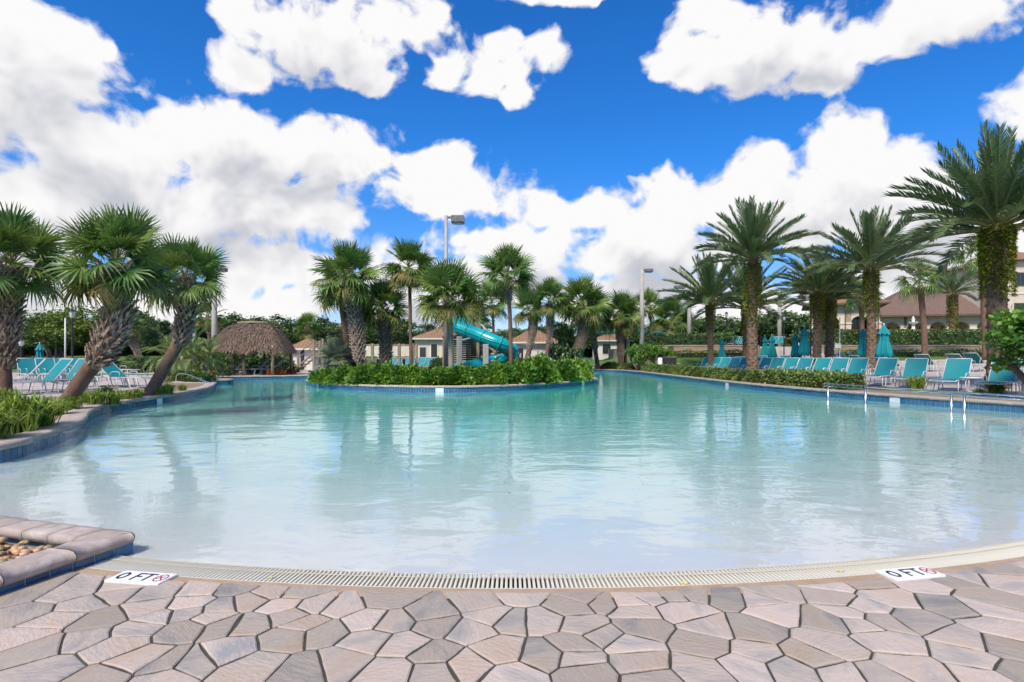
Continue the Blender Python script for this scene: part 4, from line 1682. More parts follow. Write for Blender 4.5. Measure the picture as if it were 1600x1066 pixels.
# clipped shrubs along the right edge
pts = [p for p in back_edge if p[0] > 8.5 and 23.6 < p[1] < 41.5]
acc, last = 0, None
for p in pts:
    if last is None or hypot(p[0] - last[0], p[1] - last[1]) > 1.15:
        last = p
        shrub('box', p[0] + 0.95, p[1], 0.66, 0.52, 'low clipped green shrub in the loose row beside the pool coping', acc, 'clipped shrubs along the pool coping', None, 'clipped_shrub')
        acc += 1


def hedge(path, w, h, label, dens, ls, m, name='hedge', zf=gz):
    r = random.Random(len(path) * 7 + int(h * 100))
    root = thing(name, label, 'hedge')
    mb, core = MB(), MB()
    for a, b in zip(path[:-1], path[1:]):
        t = Vector((b[0] - a[0], b[1] - a[1]))
        L = t.length
        t.normalize()
        n = Vector((-t.y, t.x))
        q = []
        i = 0.12
        za, zb = zf(*a), zf(*b)
        for (pp, z) in ((a, za), (b, zb)):
            for s, zz in ((-1, -0.05), (1, -0.05), (1, h - i), (-1, h - i)):
                q.append((pp[0] + n.x * s * (w / 2 - i), pp[1] + n.y * s * (w / 2 - i), z + zz))
        core.add(q, [(0, 3, 2, 1), (4, 5, 6, 7), (0, 1, 5, 4), (1, 2, 6, 5), (2, 3, 7, 6), (3, 0, 4, 7)])
        for k in range(int(dens * L * (w + 2 * h))):
            u = r.random() * L
            e = r.random() * (w + 2 * h)
            if e < h:
                o, z, on_ = -w / 2, e, Vector((-n.x, -n.y, 0.3))
            elif e < h + w:
                o, z, on_ = e - h - w / 2, h, Vector((0, 0, 1))
            else:
                o, z, on_ = w / 2, e - h - w, Vector((n.x, n.y, 0.3))
            lump = 0.05 * sin(u * 3.1 + z * 4) + 0.04 * sin(u * 7.3 + o * 5)
            f = u / L
            p = Vector((a[0] + t.x * u + n.x * o, a[1] + t.y * u + n.y * o, za + (zb - za) * f + z)) + on_ * (lump - 0.09 + 0.1 * r.random())
            d = (on_ + Vector((r.gauss(0, .7), r.gauss(0, .7), r.gauss(0, .6)))).normalized()
            s = (Matrix.Rotation(r.uniform(0, 6.28), 3, d) @ d.orthogonal().normalized()) * ls * 0.42
            mb.cur = min(1, max(0, 0.5 + 0.25 * sin(u * 2.2 + z * 3) + r.uniform(-.45, .45)))
            LL = ls * r.uniform(0.8, 1.4)
            mb.add([p, p + d * LL * 0.5 + s, p + d * LL, p + d * LL * 0.5 - s], [(0, 1, 2, 3)])
    for (a, b) in ((path[0], path[1]), (path[-1], path[-2])):
        t = Vector((a[0] - b[0], a[1] - b[1]))
        t.normalize()
        n = Vector((-t.y, t.x))
        for k in range(int(dens * w * h * 1.3)):
            o, z = r.uniform(-w / 2, w / 2), r.uniform(0, h)
            p = Vector((a[0] + n.x * o + t.x * r.uniform(-0.05, 0.06), a[1] + n.y * o + t.y * r.uniform(-0.05, 0.06), zf(*a) + z))
            d = (Vector((t.x, t.y, 0.3)) + Vector((r.gauss(0, .7), r.gauss(0, .7), r.gauss(0, .6)))).normalized()
            s = (Matrix.Rotation(r.uniform(0, 6.28), 3, d) @ d.orthogonal().normalized()) * ls * 0.42
            mb.cur = r.random()
            mb.add([p, p + d * ls * 0.5 + s, p + d * ls, p + d * ls * 0.5 - s], [(0, 1, 2, 3)])
    core.build('branches', M_WOODT if h < 0 else M_LEAFA, root)
    stuff(mb.build('foliage', m, root))
    return root


hp = [p for p in back_edge if p[0] > 9 and 17.7 < p[1] < 23.2]
hedge([(p[0] + 0.95, p[1]) for p in hp[::3]], 0.85, 0.5, 'squared low hedge between the pool coping and the loungers', 420, 0.09, M_LEAFD)
hedge([(12.2, 51.2), (18.6, 51.2)], 1.0, 1.1, 'tall clipped hedge on the terrace behind the small date palm', 60, 0.17, M_LEAFA, zf=lambda x, y: TERR)
hedge([(26.6, 51.2), (40, 51.2), (58, 51.2)], 1.0, 1.45, 'long tall clipped hedge on the terrace in front of the clubhouse', 60, 0.17, M_LEAFD, zf=lambda x, y: TERR)
hedge([(27.5, 47.6), (42, 47.6), (58, 47.6)], 0.8, 0.45, 'low hedge strip at the foot of the long retaining wall', 70, 0.14, M_LEAFD)
hedge([(12.6, 47.8), (20.4, 47.8)], 0.8, 0.4, 'short low hedge before the retaining wall beside the towel cart', 70, 0.14, M_LEAFD)


hedge([(-75, 82), (-40, 84), (-10, 88), (12, 90)], 3.0, 2.3, 'long unclipped dark boundary hedge below the far row of trees', 16, 0.34, M_LEAFA, 'boundary_hedge')
hedge([(12.3, 88), (45, 92)], 3.0, 2.8, 'dark boundary hedge below the trees behind the terrace loungers', 16, 0.34, M_LEAFA, 'boundary_hedge', zf=lambda x, y: TERR)


def tuft_mesh(seed, n, w=0.022, spread=0.75):
    r = random.Random(seed)
    mb = MB()
    for k in range(n):
        a = r.uniform(0, 2 * pi)
        b = Vector((r.gauss(0, 0.13), r.gauss(0, 0.13), -0.03))
        o = Vector((cos(a), sin(a), 0))
        L = r.uniform(0.7, 1.1)
        e = r.uniform(0.15, 1.0) * spread
        s = Vector((-sin(a), cos(a), 0)) * w
        vs = []
        for t, ww in ((0, 0.8), (0.4, 1.0), (0.75, 0.7)):
            p = b + o * (e * t ** 1.5) + Vector((0, 0, L * t * (1 - 0.35 * e * t)))
            vs += [p - s * ww, p + s * ww]
        vs.append(b + o * e * 1.05 + Vector((0, 0, L * (0.92 - 0.62 * e))))
        mb.cur = r.random()
        mb.add(vs, [(0, 1, 3, 2), (2, 3, 5, 4), (4, 5, 6)])
    return mb.mesh('grass_clump', M_BLADE)


TU = [tuft_mesh(1, 230), tuft_mesh(2, 210)]


def tuft(x, y, s, label, i, group):
    o = put('grass_clump', TU[i % 2], None, (x, y, gz(x, y) + 0.01), (0, 0, i * 1.3), (s * 1.05, s * 1.05, s))
    return tag(o, label, 'grass clump', group)


gl = 'arching bright green grass clump in the pebble bed beside the leaning palms'
for k, (px, py, s) in enumerate([(30, 676, 0.75), (62, 668, 0.6), (-20, 690, 0.6), (8, 640, 0.55), (110, 642, 0.42), (150, 634, 0.46), (178, 632, 0.42), (130, 630, 0.4), (196, 626, 0.34), (214, 624, 0.34), (262, 617, 0.42), (246, 619, 0.34), (85, 650, 0.42), (-40, 660, 0.6), (165, 622, 0.4), (285, 612, 0.3)]):
    p = on(px, py, DK)
    tuft(p[0], p[1], s, gl, k, 'grass clumps in the pebble bed')
for k, (px, py, s, lb) in enumerate([(1432, 611, 0.62, 'grass clump in front of the lounger row, beyond the end of the squared hedge'), (1555, 619, 0.5, 'thin grass clump before the last lounger under the largest date palm'), (1530, 621, 0.32, 'small sparse grass tuft in bare mulch by the steel rail post')]):
    p = on(px, py, DK)
    tuft(p[0], p[1], s, lb, k, None)
pp = on(590, 581, 0.3)
o = put('grass_clump', TU[0], None, (gx(585, 24.5), 24.5, 0.22), None, 1.1)
tag(o, 'tall spiky grass clump behind the island shrubs beside the lattice-trunked palm', 'grass clump')


def small_palm(px, pyb, pyc, d, Lpx, label, meshes, nf=26, seed=0, stems=1, z=None):
    x = gx(px, d)
    z0 = gz(x, d) if z is None else z
    root = thing('small_palm', label, 'small palm', (x, d, z0))
    H = max(0.15, gzz(pyc, d) - z0)
    mb = MB()
    for s in range(stems):
        a = s * 2.1
        mb.tube([(0.08 * cos(a), 0.08 * sin(a), -0.1), (0.25 * (stems > 1) * cos(a), 0.25 * (stems > 1) * sin(a), H)], [0.09, 0.07], 8)
    mb.build('trunk', M_TRUNKG, root, True)
    for s in range(stems):
        a = s * 2.1
        frond_ring(root, Vector((0.25 * (stems > 1) * cos(a), 0.25 * (stems > 1) * sin(a), H)), meshes, None, nf // stems, 80, -25, Lpx * d / F, seed + s, 6)
    return root


SFS = [sabal_frond(60 + i, d, M_SILVER) for i, d in enumerate((0.05, 0.15, 0.3))]
small_palm(529, 588, 566, 25.0, 34, 'silvery blue fan palm at the tip of the island', SFS, 30, 1, 1, 0.22)
for k, (px, py, d, L, st) in enumerate([(292, 556, 27.0, 48, 3), (318, 562, 28.5, 40, 2), (268, 560, 31, 44, 3)]):
    small_palm(px, 590, py, d, L, ('feathery pale green pygmy palm with three stems beside the curved handrail', 'feathery pygmy palm next to the thatched hut', 'feathery pygmy palm half hidden by the slender leaning palm')[k], PF, 34, k, st)
# low planting round the hut and the far edge
for k, (px, py, d, r_, h, kind, lb) in enumerate([
    (287, 0, 25.0, 0.55, 0.5, 'box', 'rounded low bush behind the curved handrail'), (303, 0, 25.4, 0.55, 0.45, 'box', 'rounded low bush at the tip of the small peninsula'), (318, 0, 26.0, 0.5, 0.4, 'box', 'small rounded bush nearest the hut on the peninsula'),
    (343, 0, 31.6, 0.6, 1.25, 'dark', 'dark upright bush beside the hut corner post'), (322, 0, 30.5, 0.4, 0.5, 'red', 'reddish cordyline bush beside the pygmy palm'), (302, 0, 29.8, 0.5, 0.7, 'gold', 'golden leafed bush under the pygmy palm'),
    (427, 0, 32.9, 0.3, 0.42, 'red', 'red leafed plant before the hut, beside the middle post'), (438, 0, 33.2, 0.28, 0.35, 'red', 'red leafed plant at the hut corner post'), (455, 0, 34, 0.28, 0.35, 'red', 'red leafed plant near the timber stair'),
    (880, 0, 48.2, 0.9, 0.5, 'dark', 'dark low bush at the far pool end by the ragged palm'), (912, 0, 48.0, 0.6, 0.35, 'gold', 'golden ground bush behind the ladder rails'), (955, 0, 48.2, 0.9, 0.6, 'dark', 'dark low bush under the straight grey palm'), (940, 0, 47.8, 0.4, 0.3, 'red', 'low orange plant behind the far coping'), (985, 0, 46.6, 0.9, 0.55, 'dark', 'dark low bush beside the towel cart'), (962, 0, 47.5, 0.4, 0.3, 'gold', 'low yellow plant behind the far coping'),
    (385, 0, 37.5, 1.6, 1.3, 'dark', 'large dark shrub behind the hut loungers'), (425, 0, 38.5, 1.6, 1.2, 'dark', 'broad dark shrub behind the hut by the timber stair'), (240, 0, 40, 1.5, 1.0, 'dark', 'broad dark shrub at the lawn edge'), (150, 0, 49, 1.8, 0.9, 'dark', 'low dark shrub at the lawn edge behind the lamp post'), (40, 0, 50, 2.2, 0.9, 'dark', 'low dark shrub at the lawn edge near the closed parasol'), (690, 0, 35.5, 0.8, 1.0, 'dark', 'dark shrub below the slide tower')]):
    x = gx(px, d)
    shrub(kind, x, d, r_, h, lb, k, None, None if not inpoly(x, d, island) else 0.2)

# ------------------------------------------------------------------ loungers, parasols, tables
def make_lounger(fabric, back_ang, label, group, name='sun_lounger'):
    """foot toward -Y, head toward +Y; hinge at y = 0.25"""
    root = thing(name, label, 'lounger', (0, 0, 0), 0, group)
    W2, zs_ = 0.33, 0.36
    ca, sa = cos(back_ang), sin(back_ang)
    hy = 0.28
    top = (hy + 0.82 * ca, zs_ + 0.82 * sa)
    fr = MB()
    for s in (-1, 1):
        fr.tube([(s * W2, -1.02, zs_ - 0.03), (s * W2, -0.95, zs_), (s * W2, hy + 0.12, zs_)], 0.017, 6)
    fr.tube([(-W2, -1.02, zs_ - 0.03), (W2, -1.02, zs_ - 0.03)], 0.015, 6)
    fr.build('frame', M_ALU, root, True)
    seat = MB()
    n = 7
    vs, fs = [], []
    for i in range(n + 1):
        y = -0.99 + (hy + 0.97) * i / n
        for j in range(5):
            x = (j / 4 - 0.5) * 2 * (W2 - 0.012)
            vs.append((x, y, zs_ + 0.008 - 0.02 * (1 - (2 * j / 4 - 1) ** 2)))
    for i in range(n):
        for j in range(4):
            a = i * 5 + j
            fs.append((a, a + 1, a + 6, a + 5))
    seat.add(vs, fs)
    seat.build('seat', fabric, root, True)
    bf = MB()
    for s in (-1, 1):
        bf.tube([(s * W2, hy, zs_ + 0.01), (s * W2, hy + 0.79 * ca, zs_ + 0.79 * sa), (s * (W2 - 0.03), top[0], top[1])], 0.016, 6)
    bf.tube([(-W2 + 0.03, top[0], top[1]), (W2 - 0.03, top[0], top[1])], 0.016, 6)
    bf.build('back_frame', M_ALU, root, True)
    bk = MB()
    vs, fs = [], []
    for i in range(7):
        t = i / 6
        y, z = hy + 0.81 * t * ca, zs_ + 0.01 + 0.81 * t * sa
        for j in range(5):
            x = (j / 4 - 0.5) * 2 * (W2 - 0.012)
            sg = 0.025 * (1 - (2 * j / 4 - 1) ** 2) * sin(pi * t)
            vs.append((x, y + sg * sa, z - sg * ca))
    for i in range(6):
        for j in range(4):
            a = i * 5 + j
            fs.append((a, a + 1, a + 6, a + 5))
    bk.add(vs, fs)
    bk.build('backrest', fabric, root, True)
    for s in (-1, 1):
        l = MB()
        l.tube([(s * W2, -0.78, zs_), (s * (W2 + 0.02), -0.88, 0.03), (s * (W2 + 0.02), -0.84, 0.014), (s * (W2 + 0.02), -0.60, 0.014), (s * (W2 + 0.02), -0.55, 0.03), (s * W2, -0.45, zs_)], 0.014, 6)
        l.build('leg', M_ALU, root, True)
        l = MB()
        l.tube([(s * W2, 0.02, zs_), (s * (W2 + 0.02), -0.05, 0.03), (s * (W2 + 0.02), 0.0, 0.014), (s * (W2 + 0.02), 0.34, 0.014), (s * (W2 + 0.02), 0.40, 0.03), (s * W2, 0.34, zs_)], 0.014, 6)
        l.build('leg', M_ALU, root, True)
        l = MB()
        l.tube([(s * (W2 + 0.015), -0.12, zs_), (s * (W2 + 0.04), -0.13, zs_ + 0.16), (s * (W2 + 0.04), -0.08, zs_ + 0.2), (s * (W2 + 0.04), 0.16, zs_ + 0.2), (s * (W2 + 0.035), 0.26, zs_ + 0.12), (s * (W2 + 0.02), 0.24, zs_ + 0.01)], 0.014, 6)
        l.build('armrest', M_ALU, root, True)
    pr = MB()
    q = (hy + 0.42 * ca, zs_ + 0.42 * sa)
    pr.tube([(-W2, q[0], q[1]), (-W2, hy + 0.40, zs_ - 0.10), (W2, hy + 0.40, zs_ - 0.10), (W2, q[0], q[1])], 0.011, 5)
    pr.tube([(-W2, hy + 0.1, zs_), (-W2, hy + 0.40, zs_ - 0.10)], 0.011, 5)
    pr.tube([(W2, hy + 0.1, zs_), (W2, hy + 0.40, zs_ - 0.10)], 0.011, 5)
    pr.build('prop_bar', M_ALU, root, True)
    return root


def face(dx, dy):
    """rotation so that the foot end points along (dx, dy)"""
    return atan2(dy, dx) + pi / 2


R1 = 'teal sling sun lounger in the front row behind the poolside hedge'
first = make_lounger(M_TEAL, radians(52), R1, 'front row of loungers on the right deck')
rl = random.Random(11)
row1 = [1563, 1488, 1424, 1376, 1332, 1303, 1275, 1249, 1228, 1207, 1188, 1170, 1155, 1141, 1126, 1112, 1098]
sides = {0: 'teal sling sun lounger under the largest date palm beside the small side table', 1: 'teal sling sun lounger between the grass clump and the small side table', 2: 'teal sling sun lounger directly behind the grass clump'}
for k, px in enumerate(row1):
    d = 13.8 * F / (px - CX)
    x = 13.8
    rz = face(-0.78, -0.62) + rl.uniform(-0.08, 0.08)
    o = first if k == 0 else dup(first, (0, 0, 0), 0)
    o.location = (x, d, gz(x, d) + 0.008)
    o.rotation_euler = (0, 0, rz)
    o['label'] = sides.get(k, R1)
flat = make_lounger(M_TEAL, radians(40), 'teal sling sun lounger in the second row, its dark back turned to the pool', 'second row of loungers facing the clubhouse')
row2 = [(1288, 30), (1318, 30.5), (1348, 27.5), (1398, 26), (1404, 29), (1452, 30), (1508, 28), (1532, 29), (1585, 27), (1352, 33), (1620, 24)]
for k, (px, d) in enumerate(row2):
    o = flat if k == 0 else dup(flat, (0, 0, 0), 0)
    x = gx(px, d)
    o.location = (x, d, gz(x, d) + 0.008)
    o.rotation_euler = (0, 0, face(0.85, 0.5) + rl.uniform(-0.25, 0.25))
R3 = 'teal sling sun lounger among the closed parasols near the terrace stairs'
for k, (px, d) in enumerate([(1322, 37), (1334, 38), (1346, 39.5), (1330, 36), (1222, 37), (1240, 38), (1150, 40.5), (1135, 42.5), (1186, 39)]):
    x = gx(px, d)
    dup(first, (x, d, gz(x, d) + 0.008), face(0.6 if k < 4 else -0.5, -0.6), R3, 'loungers among the parasols')
R4 = 'distant teal lounger in the line on the upper terrace'
for k in range(9):
    px = 1100 + k * 9 + (18 if k > 1 else 0) + (26 if k > 6 else 0)
    d = 53.2
    dup(first, (gx(px, d), d, TERR + 0.008), face(-0.7, -0.7), R4, 'loungers on the upper terrace')
R5 = 'teal lounger in the line behind the slide'
for k in range(9):
    px = 600 + k * 11
    d = 44.5
    x = gx(px, d)
    dup(first, (x, d, gz(x, d) + 0.008), face(-0.15, -1), R5, 'loungers behind the slide')
# left side
LL = [
    (57, 616, 'near', (-0.45, -0.9), 'teal lounger nearest the upright palm trunk, seat toward the pool bed'),
    (105, 611, 'near', (-0.1, -1.0), 'teal lounger half hidden behind the bent palm trunk'),
    (20, 612, 'near', (-0.7, -0.6), 'teal lounger close behind the upright palm trunk'),
    (150, 605, 'flat', (0.6, 0.6), 'teal lounger with its dark back raised, beside the bent palm trunk'),
    (170, 604, 'flat', (0.8, 0.4), 'teal lounger with its dark back raised, beside the side-on lounger'),
    (196, 606, 'flat', (0.98, -0.2), 'teal lounger seen side-on, frame toward the leaning palm'),
    (186, 588, 'flat', (0.95, -0.1), 'far teal lounger alone by the paved strip and rounded bush'),
]
FLT = 'teal sling lounger in the far line before the lawn parasols'
for k, (px, py, kd, fd, lb) in enumerate(LL):
    p = on(px, py, DK)
    dup(first if kd == 'near' else flat, (p[0], p[1], gz(p[0], p[1]) + 0.008), face(*fd), lb, 'loungers on the left deck')
for k, px in enumerate([48, 58, 68, 77, 86, 96, 118, 124]):
    d = 24.5 + 0.4 * (k % 3)
    dup(first, (gx(px, d), d, gz(gx(px, d), d) + 0.008), face(0.75, -0.6), FLT, 'far line of loungers on the left deck')
white = make_lounger(M_GREYSL, radians(50), 'white sling lounger in the shade of the thatched hut', 'white loungers under the hut')
for k, (px, d) in enumerate([(362, 33.9), (398, 33.6), (421, 33.6)]):
    o = white if k == 0 else dup(white, (0, 0, 0), 0)
    x = gx(px, d)
    o.location = (x, d, gz(x, d) + 0.008)
    o.rotation_euler = (0, 0, face(-0.85, -0.5))


def make_parasol(label):
    root = thing('closed_parasol', label, 'parasol')
    mb = MB()
    mb.tube([(0, 0, 0), (0, 0, 2.42)], 0.022, 8)
    mb.build('pole', M_ALU, root, True)
    mb = MB()
    mb.lathe([(0.0, 0.0), (0.26, 0.0), (0.26, 0.05), (0.20, 0.09), (0.05, 0.10), (0.04, 0.3), (0.0, 0.3)], 16)
    mb.build('base', M_HEAD, root, True)
    n = 48
    prof = [(0.20, 0.82, 0.34), (0.235, 0.86, 0.36), (0.22, 1.1, 0.33), (0.185, 1.4, 0.3), (0.15, 1.62, 0.26), (0.14, 1.68, 0.2), (0.145, 1.76, 0.24), (0.11, 2.05, 0.22), (0.06, 2.28, 0.15), (0.022, 2.40, 0.0), (0.0, 2.41, 0)]
    vs, fs = [], []
    for i, (r_, z, am) in enumerate(prof):
        for k in range(n):
            a = 2 * pi * k / n
            q = r_ * (1 + am * cos(8 * a + 0.4 * sin(z * 3)))
            vs.append((q * cos(a), q * sin(a), z + (0.05 * cos(8 * a) if i == 0 else 0)))
    for i in range(len(prof) - 1):
        for k in range(n):
            a, b = i * n + k, i * n + (k + 1) % n
            fs.append((a, b, b + n, a + n))
    mb = MB()
    mb.add(vs, fs)
    mb.build('canopy', M_TEALU, root, True)
    # short outer valance tier near the top
    vs, fs = [], []
    for i, (r_, z) in enumerate([(0.04, 2.36), (0.12, 2.16), (0.19, 1.96)]):
        for k in range(n):
            a = 2 * pi * k / n
            q = r_ * (1 + 0.2 * cos(8 * a + 0.3))
            vs.append((q * cos(a), q * sin(a), z + (0.04 * cos(8 * a) if i == 2 else 0)))
    for i in range(2):
        for k in range(n):
            a, b = i * n + k, i * n + (k + 1) % n
            fs.append((a, a + n, b + n, b))
    mb = MB()
    mb.add(vs, fs)
    mb.build('vent_tier', M_TEALU, root, True)
    mb = MB()
    mb.lathe([(0.012, 2.40), (0.03, 2.43), (0.02, 2.47), (0.0, 2.49)], 10)
    mb.build('finial', M_WHITE, root, True)
    return root


par = make_parasol('closed teal parasol, the widest, just behind the second row of loungers beside a date palm')
PS = [(1381, 505, 27.5, 1.25, None), (1348, 511, 32.5, 1.0, 'slimmer closed teal parasol on the other side of the same date palm'), (1257, 509, 37, 1.15, 'closed teal parasol nearest the black lantern post'), (1243, 518, 38.5, 1.0, 'closed teal parasol paired beside the lantern post parasol'), (1206, 522, 40, 1.1, 'wide closed teal parasol before the terrace stairs'), (1195, 523, 41, 1.0, 'closed teal parasol behind the wide one before the terrace stairs'), (1128, 526, 41.5, 0.9, 'lone closed teal parasol by the smaller date palm'),
      (62, 545, 26, 1.0, 'closed teal parasol in front of the many-stemmed tree'), (16, 553, 25, 1.15, 'closed teal parasol behind the upright palm trunk')]
for k, (px, pt, d, ws, lb) in enumerate(PS):
    o = par if k == 0 else dup(par, (0, 0, 0), 0, lb)
    x = gx(px, d)
    z0 = gz(x, d)
    h = max(1.75, (gzz(pt, d) - z0)) / 2.49
    o.location = (x, d, z0)
    o.rotation_euler = (0, 0, k * 0.7)
    o.scale = (ws * max(h, 0.8), ws * max(h, 0.8), h)


def open_parasol(px, py, d, label):
    x = gx(px, d)
    z0 = gz(x, d) if d < WALLY or x < 12 else TERR
    root = thing('open_parasol', label, 'parasol', (x, d, z0))
    h = gzz(py, d) - z0
    mb = MB()
    mb.tube([(0, 0, -0.02), (0, 0, h)], 0.03, 8)
    mb.build('pole', M_HEAD, root, True)
    mb = MB()
    vs = [(0, 0, h)] + [(1.7 * cos(k * pi / 4), 1.7 * sin(k * pi / 4), h - 0.55) for k in range(8)] + [(1.7 * cos(k * pi / 4), 1.7 * sin(k * pi / 4), h - 0.75) for k in range(8)] + [(0, 0, h - 0.06)]
    fs = [(0, 1 + k, 1 + (k + 1) % 8) for k in range(8)] + [(1 + k, 9 + k, 9 + (k + 1) % 8, 1 + (k + 1) % 8) for k in range(8)] + [(17, 1 + (k + 1) % 8, 1 + k) for k in range(8)]
    mb.add(vs, fs)
    mb.build('canopy', M_TEALU, root)


open_parasol(952, 511, 66, 'open teal parasol above the far pavilion roof')
open_parasol(990, 511, 68, 'open teal parasol between the far pavilion and the concrete light pole')
open_parasol(1036, 514, 70, 'open teal parasol beyond the low distant palm')


def side_table(px, py, label):
    p = on(px, py, DK + 0.05)
    root = thing('side_table', label, 'table', (p[0], p[1], gz(p[0], p[1]) + 0.006))
    mb = MB()
    mb.lathe([(0, 0.43), (0.26, 0.43), (0.27, 0.44), (0.27, 0.455), (0.26, 0.465), (0, 0.465)], 20)
    mb.build('table_top', M_GREYSL, root, True)
    mb = MB()
    mb.tube([(0, 0, 0), (0, 0, 0.44)], 0.035, 8)
    mb.build('pedestal', M_ALU, root, True)
    mb = MB()
    mb.lathe([(0, 0), (0.2, 0), (0.2, 0.015), (0.05, 0.04), (0, 0.04)], 16)
    mb.build('base', M_ALU, root, True)


side_table(1517, 612, 'small round side table between the two loungers nearest the largest date palm')
side_table(1598, 614, 'small round side table past the last lounger at the bright leafy tree')


# ------------------------------------------------------------------ rails
def rail(name, paths, rad, label, cat='handrail', m=None):
    root = thing(name, label, cat)
    for nm, pth in paths:
        mb = MB()
        mb.tube(lerp_path(pth, max(8, len(pth) * 5)) if nm == 'bent_tube' else pth, rad, 10)
        mb.build(nm, m or M_STEEL, root, True)
    return root


def rp(px, py, d):
    return (gx(px, d), d, gzz(py, d))


rail('entry_handrail', [('bent_tube', [(gx(275, 24.4), 24.4, 0.1), rp(275, 592, 24.3), rp(278, 585, 24.2), rp(292, 585, 23.9), rp(318, 595, 23.2), rp(337, 604, 22.8), (gx(338, 22.7), 22.7, -0.5)])], 0.024, 'curved pale steel handrail at the steps beside the slender leaning palm')
rail('entry_handrail', [('bent_tube', [(gx(501, 33.6), 33.6, 0.1), rp(501, 577, 33.4), rp(499, 572, 33.2), rp(494, 573, 32.8), rp(489, 588, 32.2), (gx(488, 32), 32, -0.4)])], 0.024, 'short bent steel handrail at the channel between hut and island')
for s in (0, 1):
    rail('ladder_rail', [('bent_tube', [(gx(905 + 10 * s, 46.4), 46.4, 0.0), rp(906 + 10 * s, 566, 46.4), rp(909 + 10 * s, 562, 46.2), rp(914 + 10 * s, 563, 45.9), (gx(916 + 10 * s, 45), 45.0, -0.3)])], 0.03, ('bent steel ladder rail at the far pool end, the one beside the ragged palm', 'bent steel ladder rail at the far pool end, the one toward the towel cart')[s], 'handrail')
ra, rb = (gx(1288, 17.4), 17.4), (11.0, 9.6)


def rl_at(t, z):
    return (ra[0] + (rb[0] - ra[0]) * t, ra[1] + (rb[1] - ra[1]) * t, z)


r = thing('pool_rail', 'double steel rail standing in the water along the lounger side', 'handrail')
for zz in (0.40, 0.47):
    mb = MB()
    mb.tube([rl_at(0, zz), rl_at(1.0, zz)], 0.022, 10)
    mb.build('rail_tube', M_STEEL, r, True)
for t in (0.02, 0.20, 0.52, 0.56, 0.98):
    q = rl_at(t, 0)
    mb = MB()
    mb.tube([(q[0], q[1], -0.9), (q[0], q[1], 0.46)], 0.024, 10)
    mb.build('post', M_STEEL, r, True)

# depth squares on the tile line
for k, (path, px, lb) in enumerate([(left_edge, 249, 'white depth square on the tile line beside the slender leaning palm'), (island, 498, 'white depth square at the hut end of the island tile line'), (island, 690, 'white depth square on the island tile line below the pale palm'), (island, 909, 'white depth square at the channel tip of the island tile line'), (back_edge, 1137, 'white depth square on the tile line beside the clipped shrubs'), (back_edge, 1400, 'white depth square on the tile line behind the double rail')]):
    best, bi = 1e9, 0
    for i, p in enumerate(path):
        e = abs(CX + F * p[0] / p[1] - px) + (100 if path is island and p[1] > 28.2 else 0) + (100 if path is back_edge and p[0] < 7 else 0)
        if e < best:
            best, bi = e, i
    p = path[bi]
    a, b = path[(bi - 1) % len(path)], path[(bi + 1) % len(path)]
    t = Vector((b[0] - a[0], b[1] - a[1])).normalized()
    mb = MB()
    mb.box(-0.15, 0.15, -0.0, 0.012, 0.0, 0.15, bev=0.003)
    o = put('depth_square', mb.mesh('depth_square', M_WHITE), None, (p[0] + t.y * 0.03, p[1] - t.x * 0.03, 0.0), (0, 0, atan2(t.y, t.x)))
    tag(o, lb, 'sign')


# ------------------------------------------------------------------ light poles
def light_pole(px, pyt, d, wpx, side, label, heads=((0.0, 1.0),), head_w=1.0, m=None, terr=False, headz=0.28):
    x = gx(px, d)
    z0 = TERR if terr else gz(x, d)
    root = thing('light_pole', label, 'light pole', (x, d, z0))
    h = gzz(pyt, d) - z0
    w = wpx * d / F / 2
    mb = MB()
    mb.tube([(0, 0, -0.1), (0, 0, h * 0.5), (0, 0, h)], [w * 1.25, w * 1.05, w * 0.8], 8)
    mb.build('pole', m or M_POLE, root, True)
    for dz, sc in heads:
        mb = MB()
        mb.box(side * 0.02 - 0.02, side * 0.3 * sc + 0.02, -0.05, 0.05, h - 0.14 - dz, h - 0.04 - dz, bev=0.01) if side > 0 else mb.box(-0.3 * sc - 0.02, 0.02, -0.05, 0.05, h - 0.14 - dz, h - 0.04 - dz, bev=0.01)
        mb.build('arm', M_HEAD, root)
        x0, x1 = side * 0.26 * sc, side * (0.26 + head_w * sc)
        mb = MB()
        zt, zb = h - 0.02 - dz, h - 0.02 - headz - dz
        lo, hi = min(x0, x1), max(x0, x1)
        mb.box(lo, hi, -0.24, 0.24, zb, zt, bev=0.04)
        hd = mb.build('lamp_head', M_HEAD, root)
        mb = MB()
        mb.box(lo + 0.06, hi - 0.06, -0.18, 0.18, zb - 0.02, zb + 0.004, bev=0.004)
        mb.build('lens', M_GREYSL, hd)
    return root


light_pole(697, 337, 27.5, 6.5, 1, 'tall grey light pole with single box floodlight behind the island palms', head_w=0.62, m=M_GREY, headz=0.36)
light_pole(335, 418, 41, 8, 1, 'concrete light pole with floodlight behind the slender leaning palm', head_w=0.6)
light_pole(304, 456, 52, 5, 1, 'thinner concrete light pole behind the slender leaning palm trunk', head_w=0.5)
light_pole(1003, 420, 47.8, 7, 1, 'concrete light pole with single head above the round bushes', head_w=0.65)
light_pole(1077, 446, 53, 6, -1, 'concrete light pole with a wide head and a lower second head', heads=((0.0, 1.5), (0.85, 0.6)), head_w=0.75, terr=True)
light_pole(1218, 456, 58, 6, -1, 'concrete light pole on the terrace behind the wide parasols', head_w=0.6, terr=True)


